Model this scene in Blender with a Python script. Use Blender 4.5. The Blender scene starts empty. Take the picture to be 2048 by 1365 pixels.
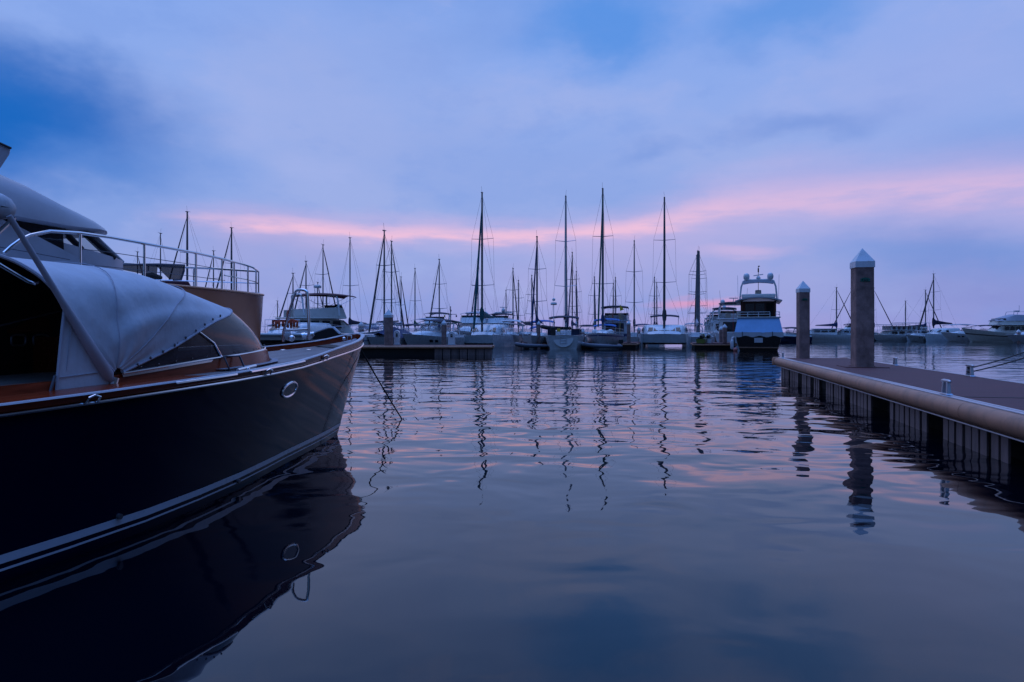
import bpy, bmesh, math, random
from mathutils import Vector, Matrix
from mathutils.bvhtree import BVHTree
R = random.Random(7)
F, CX, HY, CZ = 1365.0, 1024.0, 665.0, 1.65
sc = bpy.context.scene
COL = sc.collection
PI = math.pi
rad = math.radians

def gd(yw):
    return F * CZ / (yw - HY)
def X_at(px, d):
    return (px - CX) / F * d
def Z_at(py, d):
    return CZ + (HY - py) / F * d
def lerp(a, b, t):
    return a + (b - a) * t
def tab(table, x):
    if x <= table[0][0]:
        return table[0][1]
    for (x0, y0), (x1, y1) in zip(table, table[1:]):
        if x <= x1:
            return lerp(y0, y1, (x - x0) / (x1 - x0))
    return table[-1][1]
def stab(table, x):
    """smooth (monotone cubic) table look-up"""
    n = len(table)
    if x <= table[0][0]: return table[0][1]
    if x >= table[-1][0]: return table[-1][1]
    for i in range(n - 1):
        x0, y0 = table[i]; x1, y1 = table[i + 1]
        if x <= x1:
            def sl(k):
                if k <= 0: return (table[1][1] - table[0][1]) / (table[1][0] - table[0][0])
                if k >= n - 1: return (table[-1][1] - table[-2][1]) / (table[-1][0] - table[-2][0])
                a = (table[k][1] - table[k-1][1]) / (table[k][0] - table[k-1][0])
                b = (table[k+1][1] - table[k][1]) / (table[k+1][0] - table[k][0])
                return 0.0 if a * b <= 0 else 2 * a * b / (a + b)
            h = x1 - x0; t = (x - x0) / h
            return ((1 + 2*t) * (1-t)**2 * y0 + t * (1-t)**2 * h * sl(i)
                    + t*t * (3 - 2*t) * y1 + t*t * (t - 1) * h * sl(i + 1))

# ------------------------------------------------------------------ materials
def s2l(c):
    return tuple(((v/255.0)/12.92 if v/255.0 <= .04045 else ((v/255.0 + .055)/1.055)**2.4) for v in c)
class NT:
    def __init__(s, tree):
        s.t = tree; s.n = tree.nodes; s.l = tree.links
    def new(s, typ, **kw):
        nd = s.n.new(typ)
        for k, v in kw.items(): setattr(nd, k, v)
        return nd
    def put(s, sock, v):
        if hasattr(v, 'is_linked') or isinstance(v, bpy.types.NodeSocket): s.l.new(v, sock)
        else: sock.default_value = v
    def m(s, op, a, b=None, c=None, clamp=False):
        nd = s.new('ShaderNodeMath', operation=op); nd.use_clamp = clamp
        s.put(nd.inputs[0], a)
        if b is not None: s.put(nd.inputs[1], b)
        if c is not None: s.put(nd.inputs[2], c)
        return nd.outputs[0]
    def mix(s, f, a, b, blend='MIX'):
        nd = s.new('ShaderNodeMix', data_type='RGBA', blend_type=blend)
        s.put(nd.inputs[0], f)
        for i, v in ((6, a), (7, b)):
            if isinstance(v, tuple) and len(v) == 3: v = v + (1.0,)
            s.put(nd.inputs[i], v)
        return nd.outputs[2]
    def mr(s, v, a, b, c, d, smooth=False):
        nd = s.new('ShaderNodeMapRange'); nd.interpolation_type = 'SMOOTHSTEP' if smooth else 'LINEAR'
        s.put(nd.inputs[0], v)
        for i, x in enumerate((a, b, c, d)): s.put(nd.inputs[i+1], x)
        return nd.outputs[0]
    def noise(s, vec, scale, detail=2, rough=.5, dist=0.0):
        nd = s.new('ShaderNodeTexNoise')
        if vec is not None: s.l.new(vec, nd.inputs['Vector'])
        nd.inputs['Scale'].default_value = scale; nd.inputs['Detail'].default_value = detail
        nd.inputs['Roughness'].default_value = rough; nd.inputs['Distortion'].default_value = dist
        return nd.outputs['Fac']
    def mapping(s, vec, scale=(1,1,1), rot=(0,0,0), loc=(0,0,0)):
        nd = s.new('ShaderNodeMapping')
        s.l.new(vec, nd.inputs['Vector'])
        nd.inputs['Scale'].default_value = scale; nd.inputs['Rotation'].default_value = rot
        nd.inputs['Location'].default_value = loc
        return nd.outputs[0]

def mat(name, col, rough=.45, metal=0.0, spec=.5, coat=0.0, var=.12, vscale=3.0, bump=0.0, bscale=40.0,
        alpha=1.0, stretch=(1, 1, 1), dirt=None, emit=None):
    m = bpy.data.materials.new(name); m.use_nodes = True
    t = NT(m.node_tree); b = m.node_tree.nodes['Principled BSDF']
    tc = t.new('ShaderNodeTexCoord').outputs['Object']
    v = t.mapping(tc, stretch)
    n = t.noise(v, vscale, 5, .6)
    lo = tuple(c * (1 - var) for c in col); hi = tuple(min(1, c * (1 + var)) for c in col)
    c = t.mix(t.mr(n, .3, .7, 0, 1), lo, hi)
    if dirt:
        n2 = t.noise(t.mapping(tc, (1, 1, .25)), 5.0, 6, .7)
        c = t.mix(t.mr(n2, .5, .72, 0, .7), c, dirt)
    t.l.new(c, b.inputs['Base Color'])
    b.inputs['Metallic'].default_value = metal
    b.inputs['Specular IOR Level'].default_value = spec
    b.inputs['Coat Weight'].default_value = coat
    b.inputs['Coat Roughness'].default_value = .05
    t.l.new(t.mr(n, .3, .7, max(.02, rough - .06), min(1, rough + .06)), b.inputs['Roughness'])
    b.inputs['Alpha'].default_value = alpha
    if bump:
        bp = t.new('ShaderNodeBump'); bp.inputs['Strength'].default_value = 1.0
        bp.inputs['Distance'].default_value = bump
        t.l.new(t.noise(v, bscale, 4, .6), bp.inputs['Height']); t.l.new(bp.outputs[0], b.inputs['Normal'])
    if emit:
        b.inputs['Emission Color'].default_value = emit[0] + (1,); b.inputs['Emission Strength'].default_value = emit[1]
    return m

M = {}
M['gel'] = mat('white_gelcoat', (.72, .73, .74), .25, coat=.3, var=.05)
M['gel2'] = mat('cream_gelcoat', (.62, .58, .52), .3, coat=.2, var=.07)
M['gelgrey'] = mat('grey_gelcoat', (.46, .47, .51), .35, var=.08)
M['hullwhite'] = mat('weathered_white_hull', (.62, .63, .65), .3, coat=.2, var=.1, dirt=(.40, .40, .38))
M['navy'] = mat('navy_topside_paint', (.0005, .003, .022), .05, spec=.09, coat=.0, var=.1, vscale=.8)
M['hullnavy'] = mat('dark_blue_hull', (.01, .02, .07), .15, coat=.5, var=.1)
M['black'] = mat('black_hull', (.0025, .0025, .004), .25, spec=.25, var=.2)
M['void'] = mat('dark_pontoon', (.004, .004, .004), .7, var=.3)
M['chrome'] = mat('polished_steel', (.78, .78, .80), .12, metal=1, var=.04)
M['alu'] = mat('brushed_aluminium', (.46, .46, .50), .38, metal=.9, var=.1, vscale=6)
M['mast'] = mat('anodised_mast', (.16, .165, .18), .4, metal=.35, var=.15)
M['mastdark'] = mat('dark_mast', (.035, .037, .045), .4, var=.15)
M['wire'] = mat('rigging_wire', (.10, .10, .12), .4, metal=.4, var=.1)
M['varnish'] = mat('varnished_mahogany', (.25, .036, .012), .2, spec=.3, coat=.0, var=.35, vscale=5, stretch=(6, .6, 6))
M['mahog'] = mat('dark_mahogany', (.07, .014, .007), .25, spec=.3, coat=.0, var=.35, vscale=5, stretch=(6, .6, 6))
M['canvas'] = mat('white_canvas', (.54, .56, .60), .8, var=.10, vscale=2.5, bump=.012, bscale=4.5, stretch=(1, 2.2, 1))
M['tarp'] = mat('pale_blue_canvas', (.30, .52, .80), .8, var=.06, bump=.004, bscale=5)
M['canvas2'] = mat('grey_canvas', (.42, .41, .46), .85, var=.08, bump=.003, bscale=8)
M['bluecanvas'] = mat('blue_canvas', (.009, .028, .10), .8, var=.2, bump=.01, bscale=4)
M['brightblue'] = mat('bright_blue_canvas', (.015, .125, .40), .8, var=.12)
M['navycanvas'] = mat('navy_canvas', (.010, .016, .045), .85, var=.2, bump=.01, bscale=4)
M['teal'] = mat('teal_canvas', (.012, .09, .10), .8, var=.2, bump=.01, bscale=4)
M['green'] = mat('green_canvas', (.01, .10, .07), .8, var=.2)
M['maroon'] = mat('maroon_canvas', (.07, .010, .018), .8, var=.2)
M['brown'] = mat('brown_canvas', (.07, .045, .045), .8, var=.2)
M['red'] = mat('red_cloth', (.42, .04, .03), .7, var=.2)
M['yellow'] = mat('yellow_cloth', (.62, .42, .02), .7, var=.1)
M['orange'] = mat('orange_lifejacket', (.60, .09, .04), .75, var=.25, vscale=8)
M['pinkring'] = mat('faded_lifebuoy', (.45, .14, .12), .6, var=.15)
M['rubber'] = mat('black_rubber', (.012, .012, .014), .6, var=.2)
M['dinghy'] = mat('grey_dinghy_tube', (.09, .10, .13), .55, var=.15)
M['tan'] = mat('bronze_hull_paint', (.58, .175, .055), .22, coat=.0, var=.08, vscale=1.2)
M['grip'] = mat('grey_nonskid', (.30, .29, .32), .8, var=.1)
M['fender'] = mat('tan_dock_fender', (.47, .215, .125), .55, var=.22, vscale=2.5, dirt=(.20, .11, .07), stretch=(1, .4, 1))
M['concrete'] = mat('pile_concrete', (.29, .17, .15), .85, var=.5, vscale=2.6, bump=.010, bscale=14, dirt=(.16, .085, .07))
M['whitecap'] = mat('white_pile_cap', (.70, .72, .76), .4, var=.05, dirt=(.5, .48, .46))
M['decking'] = mat('composite_decking', (.125, .040, .038), .75, var=.4, vscale=2.2, bump=.003, bscale=50, stretch=(1, 8, 1))
M['skirt'] = mat('weathered_skirt_board', (.20, .13, .125), .55, var=.4, vscale=3, stretch=(2, 2, .35), dirt=(.04, .035, .035), bump=.004, bscale=20)
M['rope'] = mat('mooring_rope', (.13, .11, .10), .9, var=.3, vscale=60, bump=.004, bscale=120)
M['rope2'] = mat('dark_rope', (.02, .02, .022), .9, var=.3, vscale=60)
M['plaque'] = mat('green_plaque', (.006, .13, .09), .6, var=.15)
M['plaquedark'] = mat('worn_green_lettering', (.003, .03, .025), .7, var=.15)
M['wood'] = mat('cabin_wood', (.16, .07, .035), .4, var=.3, stretch=(6, 1, 1))
M['cabin_dark'] = mat('dark_upholstery_and_shade', (.006, .006, .008), .7, var=.2)  # near-black: upholstery, and shade put into the hood underside and locker hole
M['mesh'] = mat('dark_mesh_fabric', (.02, .018, .03), .7, var=.2, alpha=.7)
M['fenderball'] = mat('boat_fender', (.55, .56, .60), .4, var=.08)
M['redpaint'] = mat('antifouling', (.05, .012, .012), .6, var=.3)
M['bluestripe'] = mat('blue_stripe', (.02, .06, .22), .3, var=.1)
M['limejet'] = mat('lime_plastic', (.13, .15, .015), .35, var=.1)
M['bootstripe'] = mat('pale_boot_stripe', (.50, .56, .66), .3, var=.08)

def glassmat(name, col, alpha, rough=.04):
    m = bpy.data.materials.new(name); m.use_nodes = True
    t = NT(m.node_tree); b = m.node_tree.nodes['Principled BSDF']
    tc = t.new('ShaderNodeTexCoord').outputs['Object']
    n = t.noise(tc, 2.5, 4, .6)
    t.l.new(t.mix(n, tuple(c*.8 for c in col), tuple(c*1.2 for c in col)), b.inputs['Base Color'])
    b.inputs['Roughness'].default_value = rough
    b.inputs['IOR'].default_value = 1.5
    b.inputs['Alpha'].default_value = alpha
    bp = t.new('ShaderNodeBump'); bp.inputs['Distance'].default_value = .004
    t.l.new(t.noise(tc, 3.0, 3, .6), bp.inputs['Height']); t.l.new(bp.outputs[0], b.inputs['Normal'])
    return m
M['glass'] = glassmat('tinted_glass', (.010, .012, .018), .93)
M['vinyl'] = glassmat('clear_vinyl_window', (.035, .035, .045), .78, .1)
M['pane'] = glassmat('pale_glass', (.03, .04, .06), .3)

# ------------------------------------------------------------------ mesh builder
class MB:
    def __init__(s):
        s.v = []; s.f = []
    def add(s, vs, fs, T=None):
        o = len(s.v)
        for p in vs:
            p = Vector(p)
            s.v.append(T @ p if T is not None else p)
        s.f += [tuple(i + o for i in f) for f in fs]
        return s
    def box(s, c, d, rz=0.0, rx=0.0, ry=0.0):
        x, y, z = (k / 2 for k in d)
        vs = [(-x,-y,-z),(x,-y,-z),(x,y,-z),(-x,y,-z),(-x,-y,z),(x,-y,z),(x,y,z),(-x,y,z)]
        fs = [(0,3,2,1),(4,5,6,7),(0,1,5,4),(1,2,6,5),(2,3,7,6),(3,0,4,7)]
        T = Matrix.Translation(Vector(c)) @ Matrix.Rotation(rz,4,'Z') @ Matrix.Rotation(ry,4,'Y') @ Matrix.Rotation(rx,4,'X')
        return s.add(vs, fs, T)
    def frustum(s, c, d0, d1, h, off=(0, 0)):
        """tapered box: base d0 at c, top d1 at c+h, top shifted by off"""
        a, b = d0[0]/2, d0[1]/2; e, g = d1[0]/2, d1[1]/2; ox, oy = off
        vs = [(-a,-b,0),(a,-b,0),(a,b,0),(-a,b,0),(ox-e,oy-g,h),(ox+e,oy-g,h),(ox+e,oy+g,h),(ox-e,oy+g,h)]
        fs = [(0,3,2,1),(4,5,6,7),(0,1,5,4),(1,2,6,5),(2,3,7,6),(3,0,4,7)]
        return s.add(vs, fs, Matrix.Translation(Vector(c)))
    def loft(s, rings, closed=True, cap=True, loop=False):
        n = len(rings[0]); vs = [p for r in rings for p in r]; fs = []
        m = len(rings)
        for i in range(m if loop else m - 1):
            a, b = i * n, ((i + 1) % m) * n
            for j in range(n if closed else n - 1):
                k = (j + 1) % n
                fs.append((a + j, a + k, b + k, b + j))
        if cap and closed and not loop:
            fs.append(tuple(range(n))[::-1]); fs.append(tuple(range((m-1)*n, m*n)))
        return s.add(vs, fs)
    def tube(s, pts, r, n=8, loop=False, squash=1.0):
        pts = [Vector(p) for p in pts]; rings = []; up = None
        m = len(pts)
        for i, p in enumerate(pts):
            if loop: d = pts[(i+1) % m] - pts[i-1]
            else: d = pts[min(i+1, m-1)] - pts[max(i-1, 0)]
            d.normalize()
            if up is None:
                up = Vector((0,0,1)) if abs(d.z) < .9 else Vector((1,0,0))
            sd = d.cross(up)
            if sd.length < 1e-5: sd = d.orthogonal()
            sd.normalize(); up = sd.cross(d).normalized()
            rr = r[i] if isinstance(r, (list, tuple)) else r
            rings.append([p + sd * math.cos(2*PI*j/n) * rr * squash + up * math.sin(2*PI*j/n) * rr for j in range(n)])
        return s.loft(rings, True, True, loop)
    def lathe(s, prof, n=16, T=None):
        rings = [[(r*math.cos(2*PI*j/n), r*math.sin(2*PI*j/n), z) for j in range(n)] for r, z in prof]
        o = len(s.v); s.loft(rings)
        if T is not None:
            for i in range(o, len(s.v)): s.v[i] = T @ s.v[i]
        return s
    def ball(s, c, r, n=12, k=8):
        if not isinstance(r, (tuple, list)): r = (r, r, r)
        prof = [(max(1e-4, math.sin(PI*i/k)), -math.cos(PI*i/k)) for i in range(k+1)]
        return s.lathe(prof, n, Matrix.Translation(Vector(c)) @ Matrix.Diagonal((r[0], r[1], r[2], 1)))
    def prism(s, outline, vec):
        n = len(outline); vec = Vector(vec)
        a = [Vector(p) for p in outline]; b = [p + vec for p in a]
        fs = [tuple(range(n))[::-1], tuple(range(n, 2*n))]
        fs += [(j, (j+1) % n, n + (j+1) % n, n + j) for j in range(n)]
        return s.add(a + b, fs)
    def grid(s, rows, thick=None):
        """open sheet of rows; thick gives real thickness along -normal"""
        if thick is None: return s.loft(rows, False, False)
        m, n = len(rows), len(rows[0]); P = [[Vector(p) for p in r] for r in rows]
        rings_top = P; bot = []
        for i in range(m):
            rr = []
            for j in range(n):
                du = P[min(i+1,m-1)][j] - P[max(i-1,0)][j]; dv = P[i][min(j+1,n-1)] - P[i][max(j-1,0)]
                nn = du.cross(dv)
                if nn.length < 1e-9: nn = Vector((0,0,1))
                rr.append(P[i][j] - nn.normalized() * thick)
            bot.append(rr)
        vs = [p for r in P for p in r] + [p for r in bot for p in r]; fs = []; o = m*n
        for i in range(m-1):
            for j in range(n-1):
                a, b, c, d = i*n+j, i*n+j+1, (i+1)*n+j+1, (i+1)*n+j
                fs.append((a, b, c, d)); fs.append((o+d, o+c, o+b, o+a))
        for i in range(m-1):
            fs.append((i*n, (i+1)*n, o+(i+1)*n, o+i*n)); a = i*n+n-1; b = (i+1)*n+n-1
            fs.append((b, a, o+a, o+b))
        for j in range(n-1):
            fs.append((j+1, j, o+j, o+j+1)); a = (m-1)*n+j
            fs.append((a, a+1, o+a+1, o+a))
        return s.add(vs, fs)
    def build(s, name, m, parent=None, smooth=40, bevel=0.0, label=None):
        me = bpy.data.meshes.new(name)
        me.from_pydata([tuple(p) for p in s.v], [], s.f)
        bm = bmesh.new(); bm.from_mesh(me)
        bmesh.ops.remove_doubles(bm, verts=bm.verts, dist=1e-4)
        bmesh.ops.recalc_face_normals(bm, faces=bm.faces)
        bm.to_mesh(me); bm.free()
        if smooth:
            me.polygons.foreach_set('use_smooth', [True] * len(me.polygons))
            me.set_sharp_from_angle(angle=rad(smooth))
        me.materials.append(m if not isinstance(m, str) else M[m])
        o = bpy.data.objects.new(name, me); COL.objects.link(o)
        if parent is not None: o.parent = parent
        if bevel:
            bv = o.modifiers.new('edge', 'BEVEL'); bv.width = bevel; bv.segments = 2; bv.limit_method = 'ANGLE'; bv.angle_limit = rad(35)
        if label: o['label'] = label
        return o

def tag(o, label, cat, group=None):
    o['label'] = label; o['category'] = cat
    if group: o['group'] = group
    return o
def thing(name, label, cat, loc=(0,0,0), rz=0.0, group=None):
    o = bpy.data.objects.new(name, None); COL.objects.link(o)
    o.empty_display_size = .3
    o.location = loc; o.rotation_euler = (0, 0, rz)
    return tag(o, label, cat, group)
def struct(o):
    o['kind'] = 'structure'; return o
def text_mesh(txt, size, name, m, parent, T, depth=.003):
    cu = bpy.data.curves.new(name, 'FONT'); cu.body = txt; cu.size = size; cu.extrude = depth
    cu.align_x = 'CENTER'; cu.align_y = 'CENTER'
    tmp = bpy.data.objects.new(name, cu); COL.objects.link(tmp)
    bpy.context.view_layer.update()
    me = bpy.data.meshes.new_from_object(tmp.evaluated_get(bpy.context.evaluated_depsgraph_get()))
    bpy.data.objects.remove(tmp)
    me.transform(T); me.materials.clear(); me.materials.append(M[m])
    o = bpy.data.objects.new(name, me); COL.objects.link(o); o.parent = parent
    return o
# ------------------------------------------------------------------ camera, render
cam = bpy.data.cameras.new('camera'); co = bpy.data.objects.new('camera', cam); COL.objects.link(co)
co.location = (0, 0, CZ); co.rotation_euler = (PI/2, 0, 0)
cam.sensor_width = 36; cam.lens = 36 * F / 2048; cam.shift_y = -17.5 / 2048
cam.clip_start = .05; cam.clip_end = 30000
sc.camera = co
sc.render.engine = 'CYCLES'
sc.view_settings.view_transform = 'Standard'; sc.view_settings.look = 'None'
sc.view_settings.exposure = 0; sc.view_settings.gamma = 1
sc.cycles.max_bounces = 8; sc.cycles.transparent_max_bounces = 12
sc.cycles.use_denoising = True
sc.cycles.caustics_reflective = False; sc.cycles.caustics_refractive = False

# ------------------------------------------------------------------ sky
SUN_AZ, SUN_EL = 14.0, 1.5
w = bpy.data.worlds.new('World'); sc.world = w; w.use_nodes = True
t = NT(w.node_tree); t.n.clear()
out = t.new('ShaderNodeOutputWorld'); bg = t.new('ShaderNodeBackground'); t.l.new(bg.outputs[0], out.inputs[0])
sep = t.new('ShaderNodeSeparateXYZ'); gen = t.new('ShaderNodeTexCoord').outputs['Generated']; t.l.new(gen, sep.inputs[0])
az0 = t.m('MULTIPLY', t.m('ARCTAN2', sep.outputs[0], sep.outputs[1]), 57.29578)
el0 = t.m('MULTIPLY', t.m('ARCSINE', sep.outputs[2]), 57.29578)
def vec(a, b, c=0.0):
    nd = t.new('ShaderNodeCombineXYZ'); t.put(nd.inputs[0], a); t.put(nd.inputs[1], b); t.put(nd.inputs[2], c); return nd.outputs[0]
v1 = vec(t.m('MULTIPLY', az0, .075), t.m('MULTIPLY', el0, .13))
v2 = vec(t.m('MULTIPLY', az0, .075), t.m('MULTIPLY', el0, .13), 7.3)
n1 = t.noise(v1, 1.3, 5, .55); n2 = t.noise(v2, 1.3, 5, .55)
v3 = vec(t.m('MULTIPLY', az0, .16), t.m('MULTIPLY', el0, .9), 2.7)
n3 = t.noise(v3, 1.0, 6, .6)
az = t.m('ADD', az0, t.m('MULTIPLY', t.m('SUBTRACT', n1, .5), 9))
el = t.m('ADD', el0, t.m('MULTIPLY', t.m('SUBTRACT', n2, .5), 7))
# finely warped copies for the low streaks
azs = t.m('ADD', az0, t.m('MULTIPLY', t.m('SUBTRACT', n1, .5), 10))
els = t.m('ADD', el0, t.m('ADD', t.m('MULTIPLY', t.m('SUBTRACT', n2, .5), 1.6), t.m('MULTIPLY', t.m('SUBTRACT', n3, .5), 1.6)))
ramp = t.new('ShaderNodeValToRGB'); cr = ramp.color_ramp
stops = [(0, (144,152,216)), (3, (150,162,221)), (6, (147,166,225)), (11, (142,168,229)), (18, (142,171,234)),
         (25, (134,168,236)), (33, (104,148,228)), (55, (114,152,242)), (90, (110,150,242))]
cr.elements[0].position = 0; cr.elements[0].color = s2l(stops[0][1]) + (1,)
cr.elements[1].position = 1; cr.elements[1].color = s2l(stops[-1][1]) + (1,)
for e, c in stops[1:-1]:
    k = cr.elements.new(e / 90); k.color = s2l(c) + (1,)
t.l.new(t.m('DIVIDE', t.m('MAXIMUM', el0, 0.0), 90.0), ramp.inputs[0])
colr = ramp.outputs[0]
# broad soft cloud tone
nb = t.noise(vec(t.m('MULTIPLY', az0, .045), t.m('MULTIPLY', el0, .10), 4.1), 1.0, 5, .5)
colr = t.mix(t.mr(nb, .48, .68, 0, .55, True), colr, s2l((166,180,231)))
colr = t.mix(t.mr(nb, .46, .30, 0, .35, True), colr, s2l((108,150,222)))
nm = t.noise(vec(t.m('MULTIPLY', az0, .13), t.m('MULTIPLY', el0, .26), 9.4), 1.0, 6, .62)
colr = t.mix(t.mr(nm, .5, .72, 0, .4, True), colr, s2l((164,180,234)))
colr = t.mix(t.mr(nm, .48, .3, 0, .3, True), colr, s2l((118,154,226)))
def blob(c, a0, e0, ra, re, col, s, A=az, E=el, inner=0.0):
    dx = t.m('DIVIDE', t.m('SUBTRACT', A, a0), ra); dy = t.m('DIVIDE', t.m('SUBTRACT', E, e0), re)
    d = t.m('SQRT', t.m('ADD', t.m('MULTIPLY', dx, dx), t.m('MULTIPLY', dy, dy)))
    return t.mix(t.mr(d, inner, 1.0, s, 0, True), c, s2l(col))
def B(px, py, ra, re, col, s, **k):
    global colr
    a = math.atan((px - CX) / F); e = math.degrees(math.atan((HY - py) / F * math.cos(a)))
    colr = blob(colr, math.degrees(a), e, ra, re, col, s, **k)
B(700, 130, 17, 9, (150,172,230), .55)
B(1900, 130, 16, 7, (158,174,232), .6)
B(-120, 215, 20, 7.2, (26,102,192), 1.0, inner=.15)
B(50, 200, 10, 5.0, (28,104,192), .7)
B(200, 335, 12, 3.4, (78,132,212), .55)
B(1215, 60, 9.5, 4.2, (82,144,226), .85, inner=.2)
B(1565, 35, 8.5, 3.4, (92,148,226), .8, inner=.1)
B(1610, 235, 10, 1.9, (112,146,218), .6)
B(1310, 300, 5, 1.2, (112,148,220), .5)
B(1000, 330, 20, 5, (138,164,226), .4)
B(1930, 490, 14, 3.4, (110,144,214), .85)
B(1960, 590, 14, 4, (122,134,204), .55)
B(1250, 530, 20, 5.0, (180,172,224), .5)
B(560, 500, 13, 4, (168,164,218), .55)
B(1480, 505, 6, .9, (216,184,224), .5, A=azs, E=els)
B(1410, 613, 6.5, .7, (232,156,192), .7, A=azs, E=els)
B(1250, 655, 26, 1.6, (170,160,214), .4, A=azs, E=els)
# the long pink streak: its height follows the azimuth
fc = t.new('ShaderNodeValToRGB'); fr = fc.color_ramp
pts = [(-30, 8.6), (-15, 8.2), (-5, 8.2), (6, 8.3), (12, 8.9), (17, 9.9), (22, 10.3), (29, 10.1), (37, 9.6), (45, 9.2)]
fr.elements[0].position = 0; fr.elements[0].color = (pts[0][1]/20,)*3 + (1,)
fr.elements[1].position = 1; fr.elements[1].color = (pts[-1][1]/20,)*3 + (1,)
for a, e in pts[1:-1]:
    k = fr.elements.new((a + 30) / 75); k.color = (e/20,)*3 + (1,)
t.l.new(t.mr(azs, -30, 45, 0, 1), fc.inputs[0])
ctr = t.m('MULTIPLY', fc.outputs[0], 20.0)
wid = t.mr(azs, 2, 22, .95, 2.0, True)
dd = t.m('DIVIDE', t.m('SUBTRACT', els, ctr), wid)
ad = t.m('ABSOLUTE', dd)
fade = t.m('MULTIPLY', t.mr(azs, -29, -18, 0, 1, True), t.mr(azs, 55, 38, 0, 1, True))
soft = t.m('MULTIPLY', t.mr(ad, 0, 2.3, .55, 0, True), fade)
core = t.m('MULTIPLY', t.mr(ad, 0, 1.0, .80, 0, True), t.m('MULTIPLY', t.m('MULTIPLY', fade, t.mr(azs, 9, 22, 1, .5, True)), t.mr(n3, .3, .62, .25, 1, True)))
colr = t.mix(soft, colr, s2l((206,182,226)))
colr = t.mix(core, colr, s2l((246,196,220)))
# faint physical sky added over the hand-coloured one
sky = t.new('ShaderNodeTexSky'); sky.sky_type = 'NISHITA'; sky.sun_disc = False
sky.sun_elevation = rad(SUN_EL); sky.sun_rotation = rad(SUN_AZ)
colr = t.mix(1.0, colr, t.mix(1.0, sky.outputs[0], (.0012, .0012, .0012), 'MULTIPLY'), 'ADD')
# unseen dusk sky dimmed, darkest right of view so the navy hull reflects dark
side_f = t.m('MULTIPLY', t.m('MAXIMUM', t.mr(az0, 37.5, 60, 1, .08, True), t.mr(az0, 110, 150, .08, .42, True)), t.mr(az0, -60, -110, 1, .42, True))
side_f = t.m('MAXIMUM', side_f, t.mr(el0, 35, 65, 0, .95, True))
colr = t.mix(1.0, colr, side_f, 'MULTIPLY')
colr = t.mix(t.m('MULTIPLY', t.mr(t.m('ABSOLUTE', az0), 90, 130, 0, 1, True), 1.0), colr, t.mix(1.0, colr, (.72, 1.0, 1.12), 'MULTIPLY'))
zen = t.mr(el0, 33, 62, 1.0, 2.1, True)  # unseen upper sky brightened as added blue fill on white surfaces
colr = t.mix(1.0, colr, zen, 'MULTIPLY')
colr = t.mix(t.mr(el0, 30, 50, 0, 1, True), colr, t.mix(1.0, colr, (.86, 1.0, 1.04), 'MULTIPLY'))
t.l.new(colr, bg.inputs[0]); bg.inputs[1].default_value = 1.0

sky_fill = bpy.data.lights.new('sky_fill', 'SUN'); so = bpy.data.objects.new('sky_fill', sky_fill); COL.objects.link(so)  # added soft fill lamp from high up; dusk has no direct sunlight
sky_fill.energy = .18; sky_fill.angle = rad(40); sky_fill.color = (1.0, .9, .88)
dv = Vector((-math.sin(rad(20))*math.cos(rad(58)), math.cos(rad(20))*math.cos(rad(58)), math.sin(rad(58))))
so.rotation_euler = (-dv).to_track_quat('-Z', 'Y').to_euler(); so.location = (0, 0, 60)

# ------------------------------------------------------------------ water
wm = bpy.data.materials.new('harbour_water'); wm.use_nodes = True
t = NT(wm.node_tree); b = wm.node_tree.nodes['Principled BSDF']
P = t.new('ShaderNodeNewGeometry').outputs['Position']
b.inputs['Base Color'].default_value = (.0010, .0022, .006, 1)
b.inputs['Roughness'].default_value = .015
b.inputs['IOR'].default_value = 1.55
b.inputs['Specular IOR Level'].default_value = .5
spw = t.new('ShaderNodeSeparateXYZ'); t.l.new(P, spw.inputs[0])
far = t.mr(spw.outputs[1], 7, 42, .22, 1.0, True)
a1 = t.noise(t.mapping(P, (.75, 1.0, 1), (0, 0, rad(14))), 1.0, 2, .45, .35)
a2 = t.noise(t.mapping(P, (.8, 1.1, 1), (0, 0, rad(-9))), .42, 1, .4, .2)
a3 = t.noise(t.mapping(P, (1, 1.4, 1), (0, 0, rad(30))), 3.4, 2, .5)
patch = t.mr(t.noise(P, .06, 2, .5), .35, .65, .55, 1.25, True)
h = t.m('ADD', t.m('MULTIPLY', a1, .068), t.m('ADD', t.m('MULTIPLY', a2, .06), t.m('MULTIPLY', t.m('MULTIPLY', a3, far), .0045)))
h = t.m('MULTIPLY', t.m('MULTIPLY', h, t.m('MULTIPLY', t.mr(spw.outputs[1], 3.5, 9, .35, 1.3, True), t.mr(spw.outputs[1], 9, 50, 1, .42, True))), patch)
bp = t.new('ShaderNodeBump'); bp.inputs['Strength'].default_value = .72; bp.inputs['Distance'].default_value = 1
t.l.new(h, bp.inputs['Height']); t.l.new(bp.outputs[0], b.inputs['Normal'])
mb = MB(); S = 12000
mb.add([(-S, -300, 0), (S, -300, 0), (S, S, 0), (-S, S, 0)], [(0, 1, 2, 3)])
wo = struct(mb.build('water', wm, None, smooth=0))
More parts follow.
